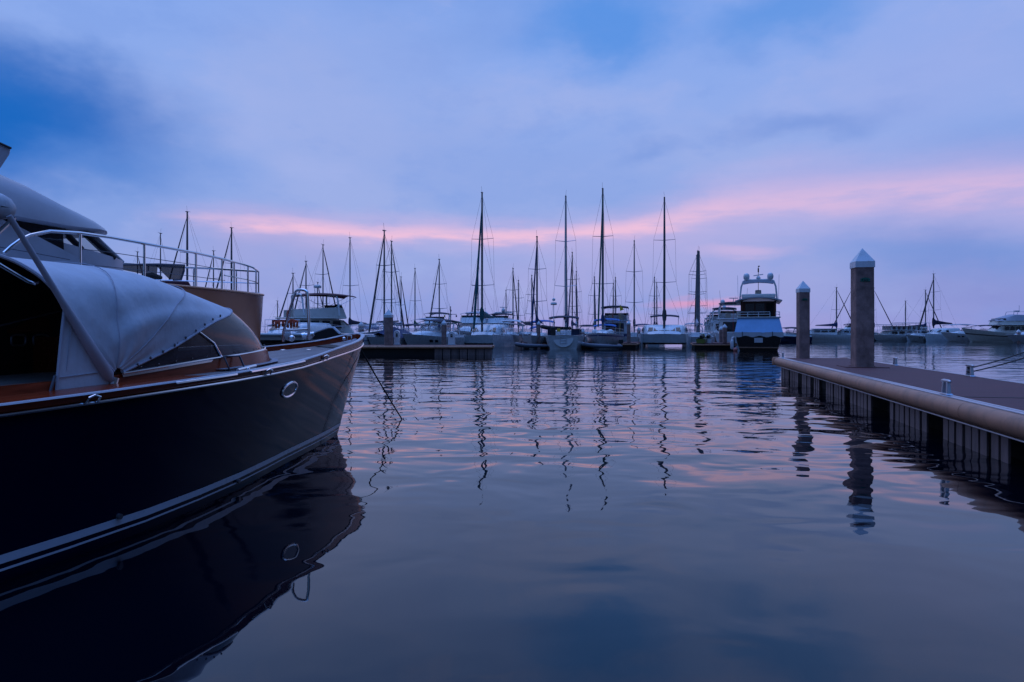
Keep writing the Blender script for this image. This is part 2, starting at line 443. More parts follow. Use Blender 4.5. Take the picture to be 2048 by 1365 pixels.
# ------------------------------------------------------------------ foreground dock on the right
DA = math.atan(.2291); DU = Vector((math.sin(DA), math.cos(DA), 0)); DV = Vector((math.cos(DA), -math.sin(DA), 0))
DO = Vector((10.108, 26.0, 0)); DZ = .69; DW = 2.42; DL = 27.5
dock = thing('floating_dock', 'long brown floating dock with rounded tan fender rail running towards the viewer on the right', 'dock', DO, -DA)
EW = .14
mb = MB(); y = 0.0; k = 0
while y < DL:                                      # cross boards laid over the width
    w_ = 2.55
    mb.box((DW/2 + EW/2 - .01, -(y + w_/2), DZ - .03), (DW - EW*1.0 - .02, w_ - .008, .06)); y += w_; k += 1
mb.build('deck_panel', 'decking', dock, bevel=.004)
def strip(x0, x1, z0, z1, nm, m, y0=0.0, y1=-DL, bev=.006):
    q = MB(); q.box(((x0+x1)/2, (y0+y1)/2, (z0+z1)/2), (x1-x0, abs(y1-y0), z1-z0)); return q.build(nm, m, dock, bevel=bev)
strip(.0, .075, DZ - .05, DZ + .008, 'edge_strip', 'alu')
strip(.081, .135, DZ - .05, DZ + .014, 'edge_strip', 'alu')
strip(DW + .0, DW + .06, DZ - .12, DZ + .006, 'edge_strip', 'alu')
# half round fender in lengths with fine joints
joints = [0.02, 1.9, 4.3, 7.2, 10.35, 13.45, 17.0, 20.6, 24.2, DL]
for y0, y1 in zip(joints, joints[1:]):
    prof = [(-.002 - .135*math.sin(a)**.8, 0, DZ - .145 + .135*math.cos(a)) for a in [PI*i/10 for i in range(11)]]
    mb = MB(); ends = [y0 + .005, y1 - .005]; ins = [0, 0]
    mb.loft([[Vector((x + d*.8, -e, DZ - .145 + (z - DZ + .145)*(1 - d*2))) for x, _, z in prof] for e, d in zip(ends, ins)], True, True)
    mb.build('fender_rail', 'fender', dock, smooth=50)
strip(-.05, .05, DZ - .318, DZ - .295, 'lower_strip', 'alu')
strip(-.012, .04, DZ - .295, DZ - .06, 'fascia', 'fender')
# skirt boards between black pontoon gaps
secs = [(.25, 1.8), (2.25, 3.75), (4.3, 5.7), (6.15, 6.95), (7.75, 9.75), (10.25, 12.0), (13.2, 15.15), (15.75, 17.9), (19.3, 21.6), (22.4, 24.6), (25.2, 27.2)]
for a, b_ in secs:
    mb = MB(); n = max(3, round((b_ - a) / .27)); wv = (b_ - a) / n
    for i in range(n):
        mb.box((.115 + R.uniform(-.012, .012), -(a + wv*(i + .5)), DZ/2 - .27), (.035, wv - R.uniform(.06, .085), DZ + .06), rz=R.uniform(-.02, .02), rx=R.uniform(-.008, .008))
    mb.build('skirt_panel', 'skirt', dock, bevel=.006)
mb = MB()
for a, b_ in [(0.05, 27.3)]:
    mb.box((DW/2 + .18, -(a+b_)/2, .1), (DW - .42, b_ - a, .96))
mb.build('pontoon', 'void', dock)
mb = MB(); n = 9
for i in range(n): mb.box((.2 + (DW-.4)*(i+.5)/n, -.02, DZ/2 - .25), ((DW-.4)/n - .05, .04, DZ))
mb.build('skirt_panel', 'skirt', dock, bevel=.006)
mb = MB(); mb.box((DW/2, .03, DZ - .1), (DW - .1, .06, .18)); mb.build('fender_rail', 'fender', dock, bevel=.03)
for x in (0.0, DW):                                 # rounded corner bumpers at the far end
    mb = MB(); T = Matrix.Translation((x, 0.02, DZ - .28))
    mb.lathe([(.001, 0), (.17, 0), (.19, .04), (.19, .22), (.16, .29), (.001, .30)], 18, T); mb.build('corner_bumper', 'fender', dock)
def cleat(parent, c, rz=0.0, s=1.0):
    T = Matrix.Translation(Vector(c)) @ Matrix.Rotation(rz, 4, 'Z') @ Matrix.Scale(s, 4)
    q = MB(); q.frustum((0, 0, 0), (.10, .30), (.085, .26), .022)
    for yy in (-.075, .075):
        q.frustum((0, yy*1.25, .02), (.06, .06), (.045, .045), .17, (0, -yy*.25))
    q.tube([(0, -.165, .197), (0, -.15, .203), (0, -.09, .206), (0, .09, .206), (0, .15, .203), (0, .165, .197)], [.012, .022, .028, .028, .022, .012], 10)
    q.v = [T @ p for p in q.v]
    return q.build('cleat', 'alu', parent, bevel=.006)
def dock_xy(px, py):
    d = F * (CZ - DZ) / (py - HY); p = Vector((X_at(px, d), d, 0)) - DO
    return p.dot(DV), p.dot(DU)
c1 = dock_xy(1855, 790); cleat(dock, (.09, c1[1], DZ + .012), 0, 1.0)
yc = dock_xy(1766, 731)[1]; cleat(dock, (DW - .06, yc, DZ + .004), 0, 1.0)
yr = dock_xy(1934, 753)[1]; cleat(dock, (DW - .06, yr, DZ + .004), 0, 1.12)
cleat(dock, (.12, -.5, DZ + .01), 0, .9)
# seam between deck sections
mb = MB(); mb.box((DW/2 + .04, dock_xy(1900, 794)[1], DZ + .003), (DW - .2, .05, .006)); mb.build('joint_plate', 'rubber', dock)

def pile(name, label, pxc, pyb, pyt, d, wid, rz, plaque=True, group='concrete guide piles along the docks', zb=-1.2, wr=True, name2='concrete_pile'):
    X = X_at(pxc, d); zt = Z_at(pyt, d)
    o = thing(name2, label, 'pile', (X, d, 0), rz, group)
    hw = wid / 2; capz = zt - wid * 1.16
    q = MB(); ch = wid * .06
    oc = [(-hw+ch, -hw), (hw-ch, -hw), (hw, -hw+ch), (hw, hw-ch), (hw-ch, hw), (-hw+ch, hw), (-hw, hw-ch), (-hw, -hw+ch)]
    q.loft([[(x, y_, z) for x, y_ in oc] for z in (zb, capz + .04)]); q.build('shaft', 'concrete', o)
    q = MB(); e = hw * 1.06; hh = wid * .36
    q.loft([[(-e*k, -e*k, z), (e*k, -e*k, z), (e*k, e*k, z), (-e*k, e*k, z)] for k, z in ((1, capz), (1, capz + hh), (.97, capz + hh + .01), (.02, zt))])
    q.build('cap', 'whitecap', o, smooth=0, bevel=.008 if wr else 0)
    if plaque:
        s = wid / .50; zc = capz - .36 * s
        q = MB(); ou = [(-.125*s, -.05*s), (-.07*s, -.052*s), (0, -.04*s), (.07*s, -.052*s), (.125*s, -.045*s), (.125*s, .03*s), (.08*s, .055*s), (0, .07*s), (-.08*s, .055*s), (-.125*s, .03*s)]
        q.prism([(x, -hw - .012, zc + z) for x, z in ou], (0, .011, 0)); pl = q.build('plaque', 'plaque', o)
        q = MB()
        for x0 in (-.085, -.02, .045):
            for dx, dz, w1, h1 in ((.0, .022, .042, .01), (.0, -.002, .042, .01), (0, -.026, .042, .01), (-.018, .0, .01, .05)):
                q.box(((x0 + dx + .012)*s, -hw - .014, zc + dz*s), (w1*s, .004, h1*s))
        q.build('lettering', 'plaquedark', pl)
    return o
pA = pile('concrete_pile', 'taller concrete pile with white pointed cap standing through the brown dock beside its collar plate', 1724.5, 735, 497, 18.9, .475, -DA + rad(3))
pB = pile('concrete_pile', 'shorter concrete pile with white pointed cap near the far end of the brown dock', 1606, 715, 562, 25.2, .375, -DA + rad(8))
# collar plate round the near pile
lx, ly = (Vector((X_at(1724.5, 18.9), 18.9, 0)) - DO).dot(DV), (Vector((X_at(1724.5, 18.9), 18.9, 0)) - DO).dot(DU)
mb = MB()
for dx, dy, sx, sy in ((-.42, 0, .24, 1.1), (.42, 0, .24, 1.1), (0, -.42, .6, .24), (0, .42, .6, .24)):
    mb.box((lx + dx, ly + dy, DZ + .009), (sx, sy, .018))
mb.build('pile_collar', 'decking', dock)
# two mooring lines leading off to a boat out of frame
cw = DO + DV * (DW - .06) + DU * yr + Vector((0, 0, DZ + .2))
def sagline(a, b_, sag, n=24):
    a, b_ = Vector(a), Vector(b_)
    return [a.lerp(b_, i/n) - Vector((0, 0, 4*sag*(i/n)*(1 - i/n))) for i in range(n+1)]
for i, (zz, yy, lab) in enumerate(((1.62, 13.7, 'upper mooring line tied to the far edge cleat of the brown dock'), (1.50, 13.2, 'lower sagging mooring line tied to the far edge cleat of the brown dock'))):
    q = MB(); st = cw + Vector((0, 0, -.02 - .09*i))
    loop = [st + Vector((.05*math.cos(a), .06*math.sin(a), .012*a - .02)) for a in [PI*j/4 for j in range(8)]]
    q.tube(loop + sagline(st + Vector((.06, -.02, .02)), (12.6 + .2*i, 13.8, zz + .75), .17), .014, 6)
    tag(q.build('mooring_line', 'rope', None), lab, 'rope', 'mooring lines on the brown dock')

# ------------------------------------------------------------------ frame of the navy boat
def frame(ox, oy, deg):
    th = rad(deg); f = Vector((math.sin(th), math.cos(th), 0)); s_ = Vector((math.cos(th), -math.sin(th), 0)); O = Vector((ox, oy, 0))
    def side(px, py, w_):
        """pixel on the vertical plane at lateral offset w_ -> local (w, y, z)"""
        r = (px - CX) / F; P0 = O + s_ * w_
        k = (r * P0.y - P0.x) / (f.x - r * f.y)
        Y = P0.y + f.y * k
        return Vector((w_, k, CZ + (HY - py) / F * Y))
    def loc(p):
        p = Vector(p) - O; return Vector((p.dot(s_), p.dot(f), p.z))
    return O, -th, side, loc
NO, NR, side, nloc = frame(-2.63, 11.6, 17.7)
nb = thing('motorboat', 'navy blue motorboat with teak foredeck, varnished rail and white canvas hood moored on the left', 'motorboat', NO, NR)
T_WL = [(0, 0), (.15, .045), (.4, .13), (.8, .27), (1.5, .48), (2.5, .76), (3.8, 1.14), (5.5, 1.43), (6.5, 1.46), (9, 1.40), (11, 1.3)]
T_SH = [(0, 0), (.04, .10), (.12, .17), (.3, .26), (.55, .345), (.85, .43), (1.8, .71), (3.26, 1.125), (5.26, 1.5), (7.07, 1.57), (9, 1.52), (11, 1.4)]
Z_SH = [(0, 1.48), (.4, 1.415), (.82, 1.37), (1.8, 1.31), (3.26, 1.22), (5.26, 1.165), (7.07, 1.115), (9, 1.09), (11, 1.08)]
def t_start(v): return .62 * (1 - max(0, v)) ** 1.25 + (.15 * -v if v < 0 else 0)
def hull_w(s, v):
    if v < 0: return stab(T_WL, s) * (1 - .35 * v * v)
    return lerp(stab(T_WL, s), stab(T_SH, s), v ** 1.7)
U = [0, .003, .008, .018, .035, .06, .09, .13, .18, .23, .29, .36, .43, .5, .57, .64, .72, .8, .88, .94, 1]
VV = [-1, -.5, 0, .06, .12, .25, .4, .55, .7, .85, 1]
def hp(u, v, side_=1, off=0.0):
    t0 = t_start(v); s = u * (11 - t0); tt = t0 + s; zs = stab(Z_SH, tt)
    z = v * zs if v >= 0 else v * .5
    return Vector((side_ * (hull_w(s, v) + off), -tt, z))
mb = MB()
for sd in (1, -1): mb.loft([[hp(u, v, sd) for u in U] for v in VV], False, False)
mb.loft([[hp(1, v, 1) for v in VV], [hp(1, v, -1) for v in VV]], False, False)
hull_o = mb.build('hull', 'navy', nb, smooth=60)
bvh = BVHTree.FromPolygons(mb.v, mb.f)
def on_hull(px, py):
    d = Vector(((px - CX)/F, 1, (HY - py)/F)); a = nloc((0, 0, CZ)); b_ = nloc(Vector((0, 0, CZ)) + d) - a
    p, n, _, _ = bvh.ray_cast(a, b_.normalized()); return p, n
# boot stripes follow the waterline
def zstripe(z0, z1, nm, m):
    q = MB()
    for sd in (1, -1):
        rows = []
        for z in (z0, (z0+z1)/2, z1):
            row = []
            for u in U:
                zz = z; p = None
                v = zz / 1.2
                for _ in range(6):
                    p = hp(u, v, sd, .004); v *= zz / max(p.z, 1e-4) if p.z > 0 else 1
                p.y += .005 if u < .01 else 0
                row.append(p)
            rows.append(row)
        q.grid(rows)
    return q.build(nm, m, nb, smooth=60)
zstripe(.125, .185, 'boot_stripe', 'bootstripe'); zstripe(.075, .092, 'boot_stripe', 'bootstripe')
# chrome rub strip at the sheer
mb = MB()
ln = [hp(u, 1, 1, .012) for u in U][::-1] + [hp(u, 1, -1, .012) for u in U][1:]
mb.tube(ln, .014, 8); mb.build('rub_strip', 'chrome', nb)
# varnished toe rail
def rail_h(tt): return tab([(0, .13), (.5, .105), (2, .085), (3.3, .068), (5, .055), (7, .05), (11, .05)], tt)
mb = MB(); rings = []
for p, sd in [(hp(u, 1, 1), 1) for u in U][::-1] + [(hp(u, 1, -1), -1) for u in U][1:]:
    h_ = rail_h(-p.y); n_ = Vector((sd, 0, 0)) if p.y < -.25 else Vector((p.x, .06, 0)).normalized()
    o1 = p + n_*.004 + Vector((0, 0, .012)); o2 = o1 + n_*.028 + Vector((0, 0, h_))
    i2 = o2 - n_*.055; i1 = o1 - n_*.03
    rings.append([o1, o2, i2, i1])
mb.loft(rings, True, True); mb.build('toe_rail', 'varnish', nb, bevel=.008)
mb = MB(); mb.loft([[r[1] + Vector((0, 0, .004)) + (r[1]-r[2])*.12, r[1] + Vector((0, 0, .014)), r[2] + Vector((0, 0, .014)), r[2] + Vector((0, 0, .004)) - (r[1]-r[2])*.12] for r in rings], True, True)
mb.build('rail_cap', 'gelgrey', nb)
# grey margin and teak deck with camber
def deckz(tt, q): return stab(Z_SH, tt) + .012 + .06 * (1 - q*q)
mb = MB(); rows = []
for u in U[1:]:
    p = hp(u, 1); wv = max(.01, p.x - .03)
    rows.append([Vector((wv*q, p.y - .02, deckz(-p.y, q))) for q in [i/5 - 1 for i in range(11)]])
mb.grid(rows); mb.build('deck_margin', 'grip', nb)
mt = mat('teak_planks', (.30, .26, .25), .65, var=.25, vscale=7, stretch=(9, .5, 1))
t = NT(mt.node_tree); bs = mt.node_tree.nodes['Principled BSDF']
tc = t.new('ShaderNodeTexCoord').outputs['Object']; sp = t.new('ShaderNodeSeparateXYZ'); t.l.new(tc, sp.inputs[0])
fr_ = t.m('FRACT', t.m('ADD', t.m('MULTIPLY', sp.outputs[0], 1/.062), 50.0))
seam = t.m('GREATER_THAN', fr_, .84)
plank = t.new('ShaderNodeTexWhiteNoise', noise_dimensions='1D'); t.l.new(t.m('FLOOR', t.m('ADD', t.m('MULTIPLY', sp.outputs[0], 1/.062), 50.0)), plank.inputs['W'])
old = bs.inputs['Base Color'].links[0].from_socket
cc = t.mix(t.mr(plank.outputs[0], 0, 1, 0, .6), old, (.15, .12, .12))
t.l.new(t.mix(seam, cc, (.03, .025, .025)), bs.inputs['Base Color'])
mb = MB(); rows = []
for tt in [.42, .46, .52, .6, .75, .95, 1.2, 1.6, 2.0, 2.5, 3.0, 3.6, 4.2, 5, 6, 7, 8, 9, 10, 10.9]:
    wv = max(.02, stab(T_SH, tt) - lerp(.14, .12, min(1, tt/2))); 
    if tt < .6: wv *= math.sqrt((tt - .40)/.2)
    rows.append([Vector((wv*q, -tt, deckz(tt, q*wv/max(.05, stab(T_SH, tt))) + .006)) for q in [i/8 - 1 for i in range(17)]])
mb.grid(rows, .004); mb.build('teak_deck', mt, nb)

for sd in (1, -1):
    mb = MB(); rows = []
    for tt in (4.55, 4.7, 5.0, 5.5, 6.2, 7, 8, 9.5, 10.9):
        a = stab([(4, .90), (5.7, .985), (7, 1.045), (11, 1.115)], tt); b_ = stab(T_SH, tt) - .04; a = lerp(b_, a, min(1, (tt - 4.5)/.5))
        rows.append([Vector((sd*lerp(a, b_, k), -tt, deckz(tt, lerp(a, b_, k)/stab(T_SH, tt)) + .016)) for k in (0, .33, .66, 1)])
    mb.grid(rows, .006); mb.build('side_deck', 'varnish', nb)
# house side (mahogany), chrome sill, windshield, hood
def mirror(pts): return [Vector(p) for p in pts][::-1] + [Vector((-p[0], p[1], p[2])) for p in pts[1:]]
base = [(0, -2.72), (.25, -2.77), (.5, -2.92), (.72, -3.22), (.86, -3.7), (.93, -4.4), (.99, -5.7), (1.05, -7.0), (1.1, -8.5), (1.12, -10.8)]
topz = [(2.72, 1.46), (3.5, 1.425), (4.4, 1.37), (5.7, 1.275), (7.0, 1.25), (10.8, 1.22)]
bot = [Vector((x, y_, stab(Z_SH, -y_) + .0)) for x, y_ in base]
top = [Vector((x*.97, y_ - (.14 if -y_ < 3 else .06 if -y_ < 4 else 0), tab(topz, -y_))) for x, y_ in base]
mb = MB(); inner = [Vector((p.x*.95 if p.x else 0, p.y - .04, p.z)) for p in top]
mb.loft([mirror(bot), mirror(top), mirror(inner)], False, False); mb.build('house_side', 'varnish', nb, smooth=60)
mb = MB(); mb.loft([mirror([Vector((p.x*1.05 + (0 if p.x else 0), p.y + .07, deckz(-p.y, .3) + .008)) for p in bot[:6]]), mirror([Vector((p.x*.99, p.y - .01, deckz(-p.y, .3) + .012)) for p in bot[:6]])], False, False)
mb.build('house_trim', 'grip', nb)
gb = [(0, -2.90, 1.475), (.25, -2.95, 1.47), (.48, -3.08, 1.46), (.68, -3.37, 1.435), (.80, -3.78, 1.41), (.88, -4.3, 1.385), (.92, -4.75, 1.355), (.95, -5.2, 1.32), (.975, -5.62, 1.29)]
gt = [(0, -3.50, 1.95), (.3, -3.55, 1.935), (.5, -3.68, 1.905), (.7, -3.95, 1.84), (.83, -4.31, 1.765), (.9, -4.64, 1.65), (.93, -4.96, 1.515), (.95, -5.28, 1.406), (.972, -5.60, 1.302)]
hoop = [(0, -6.32, 2.32), (.3, -6.3, 2.30), (.5, -6.28, 2.25), (.7, -6.26, 2.17), (.85, -6.2, 2.05), (.94, -6.1, 1.86), (.97, -5.98, 1.66), (.978, -5.85, 1.48), (.978, -5.70, 1.31)]
def dens(pts, n=4):
    """smooth resample of a half-curve"""
    xs = [(i, p[0]) for i, p in enumerate(pts)]; ys = [(i, p[1]) for i, p in enumerate(pts)]; zs = [(i, p[2]) for i, p in enumerate(pts)]
    N_ = (len(pts) - 1) * n
    return [Vector((stab(xs, i/n), stab(ys, i/n), stab(zs, i/n))) for i in range(N_ + 1)]
GB, GT, HO = dens(gb), dens(gt), dens(hoop)
mb = MB(); mb.loft([mirror([a.lerp(b_, q) + Vector((0, .05*math.sin(PI*q), .015*math.sin(PI*q))) for a, b_ in zip(GB, GT)]) for q in (0, .25, .5, .75, 1)], False, False)
ws = mb.build('windshield', 'vinyl', nb, smooth=70)
mb = MB(); mb.tube(mirror([p + Vector((.008 if p.x > .1 else 0, .012, .0)) for p in GB]), .013, 8)
mb.loft([mirror([p + Vector((.01 if p.x > .1 else 0, .01, -.008)) for p in GB]), mirror([p + Vector((.012 if p.x > .1 else 0, .012, -.032)) for p in GB])], False, False)
mb.build('windshield_sill', 'chrome', nb)
for k in (20,):
    for sd in (1, -1):
        q = MB(); a, b_ = GB[k].copy(), GT[k].copy(); a.x *= sd; b_.x *= sd
        q.tube([a + Vector((sd*.01, .02, -.0)), a.lerp(b_, .5) + Vector((sd*.01, .066, .018)), b_ + Vector((sd*.01, .02, .0))], .010, 8); q.build('mullion', 'chrome', nb)
for i in range(2, len(GB) - 1, 2):
    q = MB(); q.ball(GB[i] + Vector((.006, .014, .035)), .007, 6, 4); q.build('rivet', 'chrome', ws)
def hood_pt(i, q):
    a, b_ = GT[i], HO[i]; k = i / (len(GT) - 1)
    p = a.lerp(b_, q); bul = math.sin(PI * min(1, q*1.06)) * (1 - .35*abs(2*q-1))
    c = max(0, 1 - k*1.15)
    p.z += .155 * bul * (.25 + .75*c); p.x += .05 * bul * math.sin(PI*k)
    # soft fabric folds pulled towards the lower corner
    fold = math.sin(11*k + 7*q + 2*math.sin(5*q)) * math.sin(PI*q) * .014 * (.3 + k) + math.sin(30*k*q + 3) * .008 * math.sin(PI*q) * k +   .022*max(0, 1 - abs((k - .62) - .5*(q - .35))*9)*math.sin(PI*min(1, q*1.2)) - .016*max(0, 1 - abs((k - .5) - .45*(q - .3))*8)*math.sin(PI*min(1, q*1.2))
    p.x += fold; p.z += fold * .5
    return p
QS = [i/36 for i in range(37)]
mb = MB(); mb.grid([mirror([hood_pt(i, q) for i in range(len(GT))]) for q in QS], -.012); hood = mb.build('canvas_hood', 'canvas', nb, smooth=60)
mb = MB(); mb.grid([mirror([hood_pt(i, q) + Vector((-.025 if i > 3 else 0, 0, -.016)) for i in range(0, len(GT) - 2, 2)]) for q in QS[::2]]); mb.build('hood_shade_sheet', 'cabin_dark', nb, smooth=60)  # dark sheet added inside the canvas to blacken the shaded underside
for q0 in (.30, .68):
    mb = MB(); mb.tube(mirror([hood_pt(i, q0) + Vector((.008, 0, .014)) for i in range(0, len(GT), 2)]), .0045, 5); mb.build('seam', 'canvas2', hood)
for i in range(14, len(GT) - 1, 2):
    mb = MB(); mb.ball(hood_pt(i, .035) + Vector((.016, .008, .004)), (.008, .013, .016), 8, 5); mb.build('button', 'wire', hood)
mb = MB(); mb.tube(mirror([p + Vector((.008 if p.x > .05 else 0, 0, 0)) for p in GT[::2]]), .012, 6); mb.build('hem', 'canvas2', hood)
mb = MB(); mb.tube(mirror([hood_pt(i, 1.0) for i in range(len(GT))]), .016, 6); mb.build('hem', 'canvas2', hood)
# sleeved hoop arm and folded bimini roll
pv = side(226, 768, 1.0); tp = side(18, 432, 1.0)
mb = MB(); mb.tube([pv.lerp(tp, q) + Vector((.0, 0, 0)) for q in (0, .03, .06, .3, .45, .55, .75, .98, 1)], [.018, .03, .054, .044, .034, .025, .023, .022, .022], 14, squash=.85)
mb.build('bimini_arm', 'canvas2', nb)
mb = MB(); mb.tube([pv + Vector((.015, .01, .05)), pv + Vector((.015, -.02, -.03))], .03, 8); mb.ball(pv + Vector((.02, 0, -.03)), .02); mb.build('arm_pivot', 'chrome', nb)
e0 = side(8, 414, 1.0)
mb = MB(); prof = [(1.0, .001), (.995, .05), (.97, .09), (.92, .105), (.7, .11), (.4, .105), (0, .112), (-.5, .105), (-.92, .108), (-.99, .06), (-1.0, .001)]
mb.loft([[Vector((wv, e0.y - .02 + 1.5*r_*math.cos(2*PI*j/16), e0.z + .06*(1-wv*wv) + r_*math.sin(2*PI*j/16) + .006*math.sin(j*2.3 + wv*9))) for j in range(16)] for wv, r_ in prof])
mb.build('folded_bimini', 'canvas', nb, smooth=70)
mb = MB(); mb.tube([side(28, 436, .99), side(0, 462, .99), side(-140, 600, .98), side(-260, 760, .99)], .016, 8); mb.build('bimini_strut', 'chrome', nb)
mb = MB(); mb.tube([side(22, 436, -.99).lerp(tp*Vector((-1,1,1)) if False else Vector((-1.0, tp.y, tp.z)), 1.0), Vector((-1.0, pv.y, pv.z))], .03, 10); mb.build('bimini_arm', 'canvas2', nb)
# side curtain hanging under the arm
cur = [side(128, 616, .965), side(150, 655, .97), side(186, 706, .985), side(224, 752, .99), side(222, 778, 1.0), side(166, 789, 1.005), side(110, 797, 1.005), side(117, 720, .985), side(123, 660, .97)]
mb = MB(); mb.prism(cur, (-.012, 0, 0)); crt = mb.build('side_curtain', 'canvas', nb)
mb = MB(); mb.tube([p + Vector((.008, 0, 0)) for p in (cur[6], cur[7], cur[8], cur[0])], .012, 6)
for a, b_ in ((side(113, 756, .995), side(205, 744, .99)), (side(132, 740, .985), side(142, 650, .972))):
    mb.tube([a + Vector((.006, 0, 0)), b_ + Vector((.006, 0, 0))], .0035, 5)
mb.build('seam', 'canvas2', crt)
mb = MB(); mb.tube([side(110, 752, 1.01), side(100, 785, 1.02), side(104, 792, 1.02)], .012, 6); mb.ball(side(104, 788, 1.03), .022); mb.build('curtain_latch', 'wire', nb)
# cockpit: sole, far lining with oval openings, helm bulkhead, seat
mb = MB(); mb.box((0, -7.6, .52), (2.0, 5.6, .05)); mb.build('cockpit_sole', 'cabin_dark', nb)
mb = MB(); mb.box((0, -4.95, 1.05), (1.86, .05, 1.1)); mb.build('helm_bulkhead', 'mahog', nb)
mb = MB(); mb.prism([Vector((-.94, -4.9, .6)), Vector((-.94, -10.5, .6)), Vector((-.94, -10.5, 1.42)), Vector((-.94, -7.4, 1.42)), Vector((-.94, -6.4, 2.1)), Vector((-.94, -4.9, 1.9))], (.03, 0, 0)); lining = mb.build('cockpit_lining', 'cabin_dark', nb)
mb = MB(); mb.prism([side(x, y_, -.90) for x, y_ in ((15, 660), (60, 640), (126, 628), (124, 664), (15, 667))], (.01, 0, 0)); mb.build('hull_glimpse', 'mahog', lining)  # brown panel and oval rings added for the neighbour's hull seen through here
for xa, xb in ((22, 53), (66, 98)):
    c0 = side((xa+xb)/2, 681, -.895); r1 = (side(xb, 681, -.895) - c0).length * .92; r2 = (side(xa, 670, -.895) - side(xa, 692, -.895)).length / 2
    q = MB(); ring = []
    for j in range(28):
        a = 2*PI*j/28; ca, sa = math.cos(a), math.sin(a)
        ring.append(c0 + Vector((0, math.copysign(abs(ca)**.55, ca)*r1, math.copysign(abs(sa)**.6, sa)*r2)))
    q.tube(ring, .013, 6, loop=True); q.build('oval_ring', 'wire', lining)
mb = MB(); mb.box((-.45, -6.3, .85), (.6, .7, .5)); mb.box((-.45, -6.72, 1.3), (.6, .12, .55)); mb.build('helm_seat', 'cabin_dark', nb, bevel=.05)
mb = MB(); mb.tube([side(0, 652, .0), side(124, 622, .0)], .008, 6); mb.build('helm_rail', 'wire', nb)
mb = MB(); mb.tube([side(-30, 512, .72), side(0, 530, .72), side(30, 548, .74), side(56, 563, .76), side(70, 568, .78), side(80, 564, .78)], .014, 8); mb.build('grab_handle', 'chrome', nb)
mb = MB(); mb.tube([side(-120, 826, 1.12), side(0, 816, 1.12), side(88, 804.5, 1.12), side(92, 806, 1.12)], .009, 6); mb.build('side_grab_rail', 'chrome', nb)
# foredeck fittings: tubular arch, windlass, anchor locker lid, spotlight, cleats, step plates
def dk(wv, tt, dz=0.0): return Vector((wv, -tt, deckz(tt, wv/max(.1, stab(T_SH, tt))) + dz))
def on_t(px, py, tt):
    """pixel on the cross plane at station tt"""
    r = (px - CX)/F; a, b_ = NO.x - tt*math.sin(rad(17.7)), NO.y - tt*math.cos(rad(17.7)); c_, s_ = math.cos(rad(17.7)), math.sin(rad(17.7))
    wv = (r*b_ - a) / (c_ + r*s_); Y = b_ - wv*s_
    return Vector((wv, -tt, CZ + (HY - py)/F*Y))
TA = 1.62
L_ = [on_t(566, 684, TA), on_t(567, 664, TA), on_t(573, 644, TA), on_t(589, 590, TA), on_t(591.5, 583, TA), on_t(596, 580.5, TA), on_t(603, 580, TA), on_t(610, 581, TA), on_t(614, 584, TA), on_t(615.5, 592, TA), on_t(617, 630, TA), on_t(618, 662, TA), on_t(618, 680, TA)]
mb = MB(); mb.tube(L_, .021, 10); mb.build('bow_arch', 'chrome', nb)
mb = MB(); mb.tube([on_t(567, 662, TA), on_t(618, 659, TA)], .018, 10); mb.build('arch_crossbar', 'chrome', nb)
for p in (L_[0], L_[-1]):
    mb = MB(); mb.lathe([(.001, 0), (.045, 0), (.045, .012), (.03, .02), (.001, .02)], 14, Matrix.Translation((p.x, p.y, deckz(TA, p.x/.64) - .004))); mb.build('arch_foot', 'chrome', nb)
mb = MB(); a = on_t(604, 673, 1.45); mb.tube([a, a.lerp(on_t(628, 668, 1.35), .3), a.lerp(on_t(628, 668, 1.35), .32), on_t(628, 668, 1.35)], [.05, .05, .035, .035], 12)
mb.ball(on_t(620, 671, 1.4), .055); mb.ball(on_t(583, 677, 1.5), .05); mb.build('windlass', 'chrome', nb)
mb = MB(); mb.ball(on_t(576, 671, 1.5), (.055, .05, .08)); mb.build('spotlight', 'gel', nb)
lid = [on_t(x, y_, 1.12) for x, y_ in ((620, 672), (634, 665), (657, 657.5), (666, 657.5), (679, 670), (670, 672), (648, 678), (622, 679))]
mb = MB(); mb.prism(lid, (0, .045, .0)); lo_ = mb.build('locker_lid', 'cabin_dark', nb, bevel=.006)
mb = MB(); mb.tube([p + Vector((0, .02, .012)) for p in lid[:5]], .02, 6, squash=1.3); mb.build('lid_rim', 'gelgrey', lo_)
mb = MB(); mb.prism([dk(wv, tt, .014) for wv, tt in ((-.02, 1.2), (.40, 1.2), (.34, .92), (.0, .86))], (0, 0, .01)); mb.build('locker_opening', 'cabin_dark', nb)  # flat dark plate; shade of the open locker is in its colour
mb = MB(); mb.tube([dk(.02, .35, .03), dk(.02, .35, .10), dk(.10, .35, .11), dk(.10, .35, .03)], .012, 8); mb.ball(dk(.0, .42, .06), .03); mb.build('bow_roller', 'chrome', nb)
def rail_step(a, b_):
    q = MB(); pts = [side(*a, 1.0)]; 
    return q
def sheer_pt(tt, dz, off=.02): return Vector((stab(T_SH, tt) + off, -tt, stab(Z_SH, tt) + dz))
mb = MB(); mb.loft([[sheer_pt(tt, rail_h(tt) + dz, of) for of, dz in ((-.01, .022), (.045, .022), (.05, .0), (-.01, .0))] for tt in (3.15, 3.3, 3.8, 4.3, 4.5)]); mb.build('rail_plate', 'chrome', nb, bevel=.004)
mb = MB(); mb.loft([[sheer_pt(tt, rail_h(tt) + dz, of) for of, dz in ((-.01, .02), (.04, .02), (.045, .0), (-.01, .0))] for tt in (4.75, 5.0, 5.6)]); mb.build('rail_plate', 'chrome', nb, bevel=.004)
